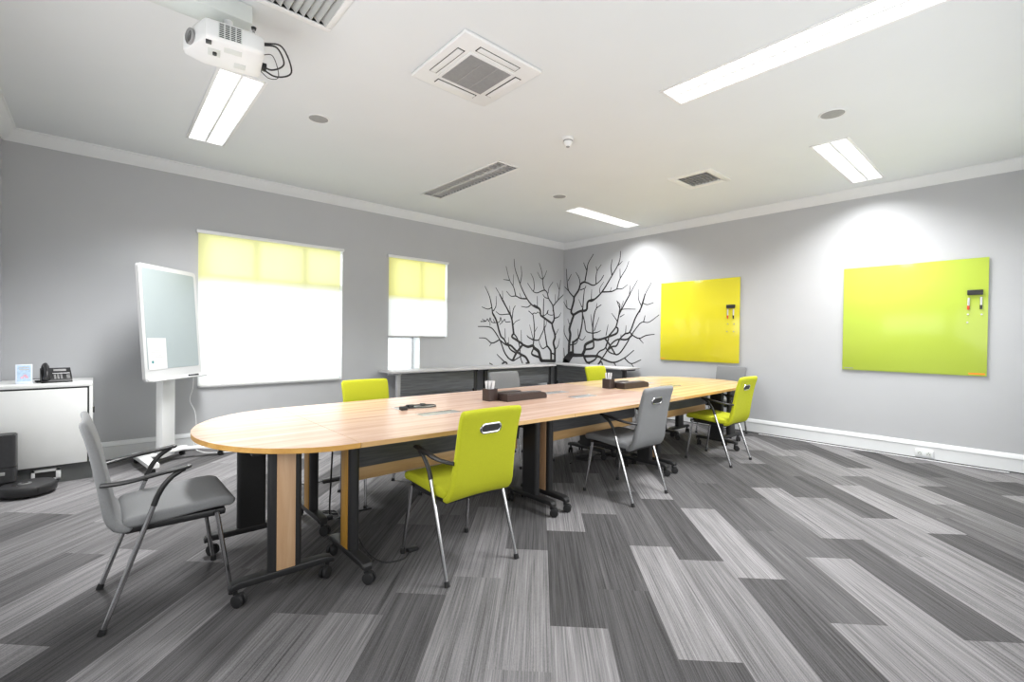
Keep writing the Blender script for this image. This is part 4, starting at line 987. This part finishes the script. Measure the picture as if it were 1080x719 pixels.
# ------------------------------------------------------------------ interactive board on its stand
def board_stand():
    yaw = math.atan2(.64, .56); n = Vector((math.sin(yaw), -math.cos(yaw), 0))   # n = facing direction
    cx, cy = -6.135, -.448
    t = thing('presentation_board', 'white free-standing presentation board on a column stand by the big window', 'presentation board', (cx, cy, 0), yaw)
    # local: x along the board, -y = facing the room
    hw, z0, z1, tilt = .382, .815, 1.900, math.radians(4.0)
    X = Matrix.Translation((0, 0, z0)) @ Matrix.Rotation(-tilt, 4, 'X')
    H = z1 - z0
    fr = MB(); o = [(p[0], p[1] + H / 2) for p in rrect(hw, H / 2, .035)]
    fr.prism(o, -.010, .018, X=X @ Matrix.Rotation(PI / 2, 4, 'X'))
    fr.build('frame', 'boardframe', t, sharp=40)
    s = MB(); o = [(p[0] + .0, p[1] + H / 2 + .035) for p in rrect(hw - .035, H / 2 - .075, .02)]
    s.prism(o, .018, .0195, X=X @ Matrix.Rotation(PI / 2, 4, 'X')); s.build('screen', 'screen', t)
    b = MB(); b.loops([[X @ Vector((x, -.018 - p[0], p[1])) for p in ((0, 0), (.055, -.004), (.058, .006), (.02, .014), (0, .03))] for x in (-hw + .02, hw - .0)]); b.build('pen_tray', 'boardframe', t)
    MB().box(-.085, .085, -.032, .032, .06, z0 + .12, .006).build('column', 'white', t).location = (-.03, .06, 0)
    MB().box(-.15, .15, .018, .05, z0 + .05, z0 + .5, .006).build('mount_plate', 'silver', t)
    inv = (Matrix.Translation((cx, cy, 0)) @ Matrix.Rotation(yaw, 4, 'Z')).inverted()
    W_ = lambda x, y, z: inv @ Vector((x, y, z))
    def bar(pts, w, hh): 
        b = MB(); P = [W_(*p) for p in pts]; k = len(P)
        rings = []
        for i, p in enumerate(P):
            tg = (P[min(i + 1, k - 1)] - P[max(i - 1, 0)]); tg.z = 0; tg.normalize(); sd = Vector((-tg.y, tg.x, 0))
            rings.append([p + sd * q[0] + Vector((0, 0, q[1])) for q in rrect(w, hh, .007)])
        b.loops(rings); return b.build('base_bar', 'white', t)
    def cast(f, x, y):
        c = MB(); o_ = W_(x, y, 0)
        c.loops([[o_ + Vector((xx, .024 * math.cos(2 * PI * k / 16), .025 + .024 * math.sin(2 * PI * k / 16))) for k in range(16)] for xx in (-.014, .014)]); c.cyl(o_ + Vector((0, .01, .03)), .008, .04, 'z', 10); c.build('castor', 'rubber', f)
    f = bar([(-6.415, -.26, .078), (-6.39, -.42, .082), (-6.335, -.78, .082), (-6.32, -.87, .078)], .042, .020)
    cast(f, -6.41, -.30); cast(f, -6.33, -.82)
    f = bar([(-6.38, -.50, .085), (-6.22, -.42, .098), (-6.05, -.36, .104), (-5.90, -.38, .098), (-5.76, -.43, .080), (-5.71, -.45, .072)], .036, .014)
    cast(f, -5.74, -.44)
    f = bar([(-6.24, -.42, .085), (-6.14, -.30, .085), (-6.02, -.17, .080)], .034, .018); cast(f, -6.04, -.19)
    b = MB(); b.sweep(smooth_path([W_(*q_) for q_ in ((-5.95, -.22, .90), (-5.945, -.16, .70), (-5.97, -.14, .56), (-5.92, -.12, .42), (-5.91, -.12, .22), (-5.93, -.13, .06), (-5.86, -.22, .006), (-5.72, -.34, .006), (-5.55, -.38, .006), (-5.35, -.40, .006))], 7), .004, 8)
    b.build('power_cord', 'white', t)
    p = thing('marker_pen', 'dark marker pen lying on the tray of the presentation board', 'pen', (cx, cy, 0), yaw)
    a = X @ Vector((.14, -.049, .021)); e = X @ Vector((.29, -.049, .021))
    MB().cyl(a, .008, .10, 'x', 12).build('barrel', 'darkgrey', p); MB().cyl(a + Vector((.10, 0, 0)), .009, .04, 'x', 12).build('cap', 'black', p)
    s = thing('paper_sheet', 'white printed sheet stuck on the lower left of the presentation board', 'paper', (cx, cy, 0), yaw)
    XX = X @ Matrix.Rotation(PI / 2, 4, 'X')
    MB().prism([(-.335, .105), (-.105, .105), (-.105, .40), (-.335, .40)], .0198, .0203, X=XX).build('sheet', 'paper', s)
    b = MB(); rr = random.Random(3)
    for k in range(11):
        yy = .375 - k * .0155; w_ = rr.uniform(.12, .19); b.prism([(-.315, yy), (-.315 + w_, yy), (-.315 + w_, yy + .004), (-.315, yy + .004)], .0204, .0207, X=XX)
    b.build('printed_lines', 'greytext', s)
    MB().prism([(-.285 + .013 * math.cos(q), .178 + .013 * math.sin(q)) for q in [2 * PI * k / 16 for k in range(16)]], .0204, .0208, X=XX).build('printed_dot', 'teal', s)
board_stand()
# ------------------------------------------------------------------ cabinet with phone, display card, robot vacuum
def cabinet():
    x0, x1, yf_, yb, zt = -7.325, -6.728, -.655, -.028, .828
    t = thing('storage_cabinet', 'low white cabinet with a dark plinth at the left edge', 'cabinet', (0, 0, 0))
    MB().box(x0, x1, yf_ + .03, yb, 0, .15, .0).build('plinth', 'plinth', t)
    b = MB(); b.box(x0, x1 - .02, yf_ + .02, yb, .15, zt - .03, .001); b.build('carcass', 'shade', t)
    MB().box(x1 - .022, x1, yf_, yb, .15, zt - .028, .002).build('end_panel', 'laminate', t)
    MB().box(x0, x1, yf_, yb, zt - .028, zt, .003).build('cabinet_top', 'laminate', t)
    MB().box(x0, x1 - .034, yf_ + .001, yf_ + .02, .152, zt - .042, .0015).build('door', 'laminate', t)
    MB().box(x1, x1 + .012, -.50, -.46, .55, .60, .002).build('latch', 'darkgrey', t)
    b = MB(); xa, xb, za, zb = -7.10, -6.925, .035, .125; y = yf_ + .03
    b.box(xa, xb, y - .012, y, zb - .022, zb, .002); b.box(xb - .03, xb, y - .012, y, za, zb, .002); b.box(xa, xa + .022, y - .012, y, za, zb, .002); b.box(xa, xb, y - .012, y, za, za + .01, .001)
    fr = b.build('grommet_frame', 'white', t)
    MB().box(xa + .02, xb - .02, y - .003, y + .0, za + .008, zb - .02).build('grommet_hole', 'dark', fr)
cabinet()
CT = .829
t = thing('display_card', 'pale blue printed card in a clear stand on the white cabinet', 'card', (-7.155, -.46, CT), math.radians(6))
MB().box(-.050, .050, -.003, .003, .006, .160, .002, X=Matrix.Rotation(-.14, 4, 'X')).build('holder', 'acrylic', t)
b = MB().box(-.040, .040, -.0042, -.0030, .018, .150, X=Matrix.Rotation(-.14, 4, 'X')); pc = b.build('printed_card', 'blueprint', t)
b = MB()
for z_ in (.128, .112): b.box(-.030, .030, -.0048, -.004, z_, z_ + .008, X=Matrix.Rotation(-.14, 4, 'X'))
b.build('printed_lines', 'greytext', pc)
b = MB()
for x_, z_, r_ in ((0.006, .062, .013), (-.012, .048, .010), (.016, .050, .010)): b.cyl(Matrix.Rotation(-.14, 4, 'X') @ Vector((x_, -.004, z_)), r_, -.0012, 'y', 14)
b.build('printed_emblem', 'pink', pc)
MB().box(-.050, .050, -.02, .055, .0, .007, .002).build('stand_foot', 'acrylic', t)

def phone():
    t = thing('desk_phone', 'black desk telephone with its handset on the left, on the white cabinet', 'telephone', (-6.975, -.42, CT), math.radians(8))
    T = math.radians(38)
    b = MB(); pr = [(-.085, 0), (-.09, .012), (-.082, .026), (.060, .118), (.075, .118), (.085, .0)]
    X = Matrix(((0, 0, 1, 0), (1, 0, 0, 0), (0, 1, 0, 0), (0, 0, 0, 1)))
    b.prism(pr, -.085, .105, X=X); b.build('base', 'black', t)
    S = Matrix.Translation((0, -.082, .026)) @ Matrix.Rotation(math.atan2(.092, .142), 4, 'X')     # local y up the sloped face
    MB().box(-.005, .075, .118, .148, 0, .004, .001, X=S).build('display', 'midgrey', t)
    MB().box(-.015, .095, .084, .092, 0, .003, .001, X=S).build('label_strip', 'paper', t)
    for r_ in range(4):
        for c_ in range(3):
            x, y = -.002 + c_ * .020, .014 + r_ * .017; MB().box(x - .007, x + .007, y - .005, y + .005, 0, .004, .0015, X=S).build('key', 'midgrey', t)
    for r_ in range(3): MB().box(.070, .092, .014 + r_ * .020, .024 + r_ * .020, 0, .003, .001, X=S).build('key', 'midgrey', t)
    b = MB(); pts = smooth_path([S @ Vector((-.055, y, z)) for y, z in ((.0, .024), (.015, .040), (.045, .052), (.085, .055), (.125, .052), (.155, .042), (.172, .026))], 4)
    k = len(pts); b.sweep(pts, [(.024 - .006 * math.sin(PI * i / (k - 1)), .020 - .007 * math.sin(PI * i / (k - 1))) for i in range(k)], 14, up=(1, 0, 0))
    for y in (.012, .158):
        b.loops([[S @ Vector((-.055 + r * math.cos(2 * PI * j / 16), y + r * math.sin(2 * PI * j / 16), z)) for j in range(16)] for z, r in ((.004, .022), (.010, .026), (.03, .024))])
    h = b.build('handset', 'black', t)
    b = MB(); b.sweep([Vector((-.10 - .012 * math.sin(k * .09), -.06 + .0009 * k, .012)) + Vector((.007 * math.cos(k * .9), 0, .007 * math.sin(k * .9))) for k in range(110)], .0022, 6)
    b.build('coiled_cord', 'black', t)
    b = MB(); b.sweep(smooth_path([(-.08, .04, .03), (-.12, .05, .03), (-.16, .055, .012), (-.22, .07, .005)], 6), .0025, 6); b.build('line_cord', 'darkgrey', t)
phone()

def robot():
    t = thing('robot_vacuum', 'round black robot vacuum on the carpet in front of the white cabinet', 'robot vacuum', (-7.095, -.885, 0))
    R = .163
    MB().lathe((0, 0, 0), [(.001, .014), (R * .86, .014), (R * .96, .022), (R, .034), (R, .062), (R * .985, .076), (R * .96, .082), (R * .93, .0835)], 56).build('bumper_body', 'black', t)
    MB().lathe((0, 0, 0), [(R * .935, .083), (R * .92, .087), (R * .6, .089), (.001, .089)], 56).build('top_plate', 'darkgrey', t)
    MB().lathe((-.02, -.0, 0), [(.040, .0885), (.040, .093), (.034, .095), (.001, .095)], 32).build('button_ring', 'steel', t)
    MB().lathe((-.02, 0, 0), [(.020, .0945), (.019, .098), (.001, .0985)], 24).build('button', 'black', t)
    MB().box(-.085, -.06, -.05, .05, .086, .094, .003).build('camera_bar', 'black', t)
    for y in (-.10, .10): MB().loops([[Vector((.03 * math.cos(2 * PI * k / 16), y + xx, .03 + .03 * math.sin(2 * PI * k / 16))) for k in range(16)] for xx in (-.012, .012)]).build('wheel', 'rubber', t)
    MB().box(R - .002, R + .003, -.006, .006, .03, .075, .001, X=Matrix.Rotation(-1.15, 4, 'Z')).build('bumper_seam', 'rubber', t)
    d = thing('charging_dock', 'tall dark charging tower for the robot vacuum at the left edge', 'charging dock', (-7.246, -.748, 0))
    b = MB(); b.prism(rrect(.077, .070, .022), .215, .455); b.build('bin_lid_housing', 'darkgrey', d)
    MB().prism(rrect(.078, .071, .022), .10, .212).build('tower_body', 'darkgrey', d)
    MB().prism(rrect(.070, .063, .020), .455, .462).build('lid', 'black', d)
    MB().box(-.02, .02, -.073, -.070, .155, .180, .001).build('emblem', 'midgrey', d)
    MB().prism(rrect(.060, .030, .01), .0, .10, X=Matrix.Translation((0, .037, 0))).build('neck', 'black', d)
    MB().prism(rrect(.076, .068, .02), 0, .008).build('base_ramp', 'black', d)
robot()

# ------------------------------------------------------------------ light
def area(name, loc, rot, sx, sy, power, spread=180, col=(1, 1, 1)):
    l = bpy.data.lights.new(name, 'AREA'); l.shape = 'RECTANGLE'; l.size = sx; l.size_y = sy; l.energy = power; l.color = col
    l.spread = math.radians(spread)
    o = bpy.data.objects.new(name, l); COL.objects.link(o); o.location = loc; o.rotation_euler = rot; return o
for i, (x0, x1, y0, y1, lit) in enumerate(LIGHTS):
    if lit: area('fitting_light', ((x0 + x1) / 2, (y0 + y1) / 2, HC - .012), (0, 0, 0), x1 - x0 - .03, y1 - y0 - .03, LP[i], SPREAD[i])
area('rear_fill_light', (-3.4, YB + .05, 1.75), (math.radians(90 + 8), 0, 0), 5.6, 2.0, P_REAR)  # unseen fill lamp added behind the camera to lift ceiling and walls
area('side_fill_light', (XL + .05, -4.3, 1.7), (math.radians(90 + 8), 0, math.radians(-90)), 3.4, 2.0, P_SIDE)  # second added fill, out of view, brightening the left of the room
s = bpy.data.lights.new('sun', 'SUN'); s.energy = P_SUN; s.angle = math.radians(19)
o = bpy.data.objects.new('sun', s); COL.objects.link(o); o.location = (-4, 4, 4)
o.rotation_euler = Vector((0.30, -1, -.12)).to_track_quat('-Z', 'Y').to_euler()
w = bpy.data.worlds.new('world'); scene.world = w; w.use_nodes = True
w.node_tree.nodes['Background'].inputs['Color'].default_value = (0.95, 0.98, 1.0, 1)
w.node_tree.nodes['Background'].inputs['Strength'].default_value = 2.2

# ------------------------------------------------------------------ camera
cam = bpy.data.cameras.new('camera'); co = bpy.data.objects.new('camera', cam); COL.objects.link(co)
F_PX = 490.896
cam.sensor_fit = 'HORIZONTAL'; cam.sensor_width = 36.0; cam.lens = 36.0 * F_PX / 1080.0; cam.clip_start = 0.02
yaw, pit, rol = math.radians(48.4368), math.radians(-0.55041), math.radians(0.69318)
f = Vector((math.cos(yaw) * math.cos(pit), math.sin(yaw) * math.cos(pit), math.sin(pit)))
rt = Vector((math.sin(yaw), -math.cos(yaw), 0)); up = rt.cross(f)
r2 = rt * math.cos(rol) + up * math.sin(rol); u2 = -rt * math.sin(rol) + up * math.cos(rol)
co.matrix_world = Matrix(((r2.x, u2.x, -f.x, -6.686), (r2.y, u2.y, -f.y, -6.060), (r2.z, u2.z, -f.z, 1.27), (0, 0, 0, 1)))
scene.camera = co
scene.view_settings.view_transform = 'Standard'
scene.view_settings.look = 'None'
scene.view_settings.exposure = EXPO
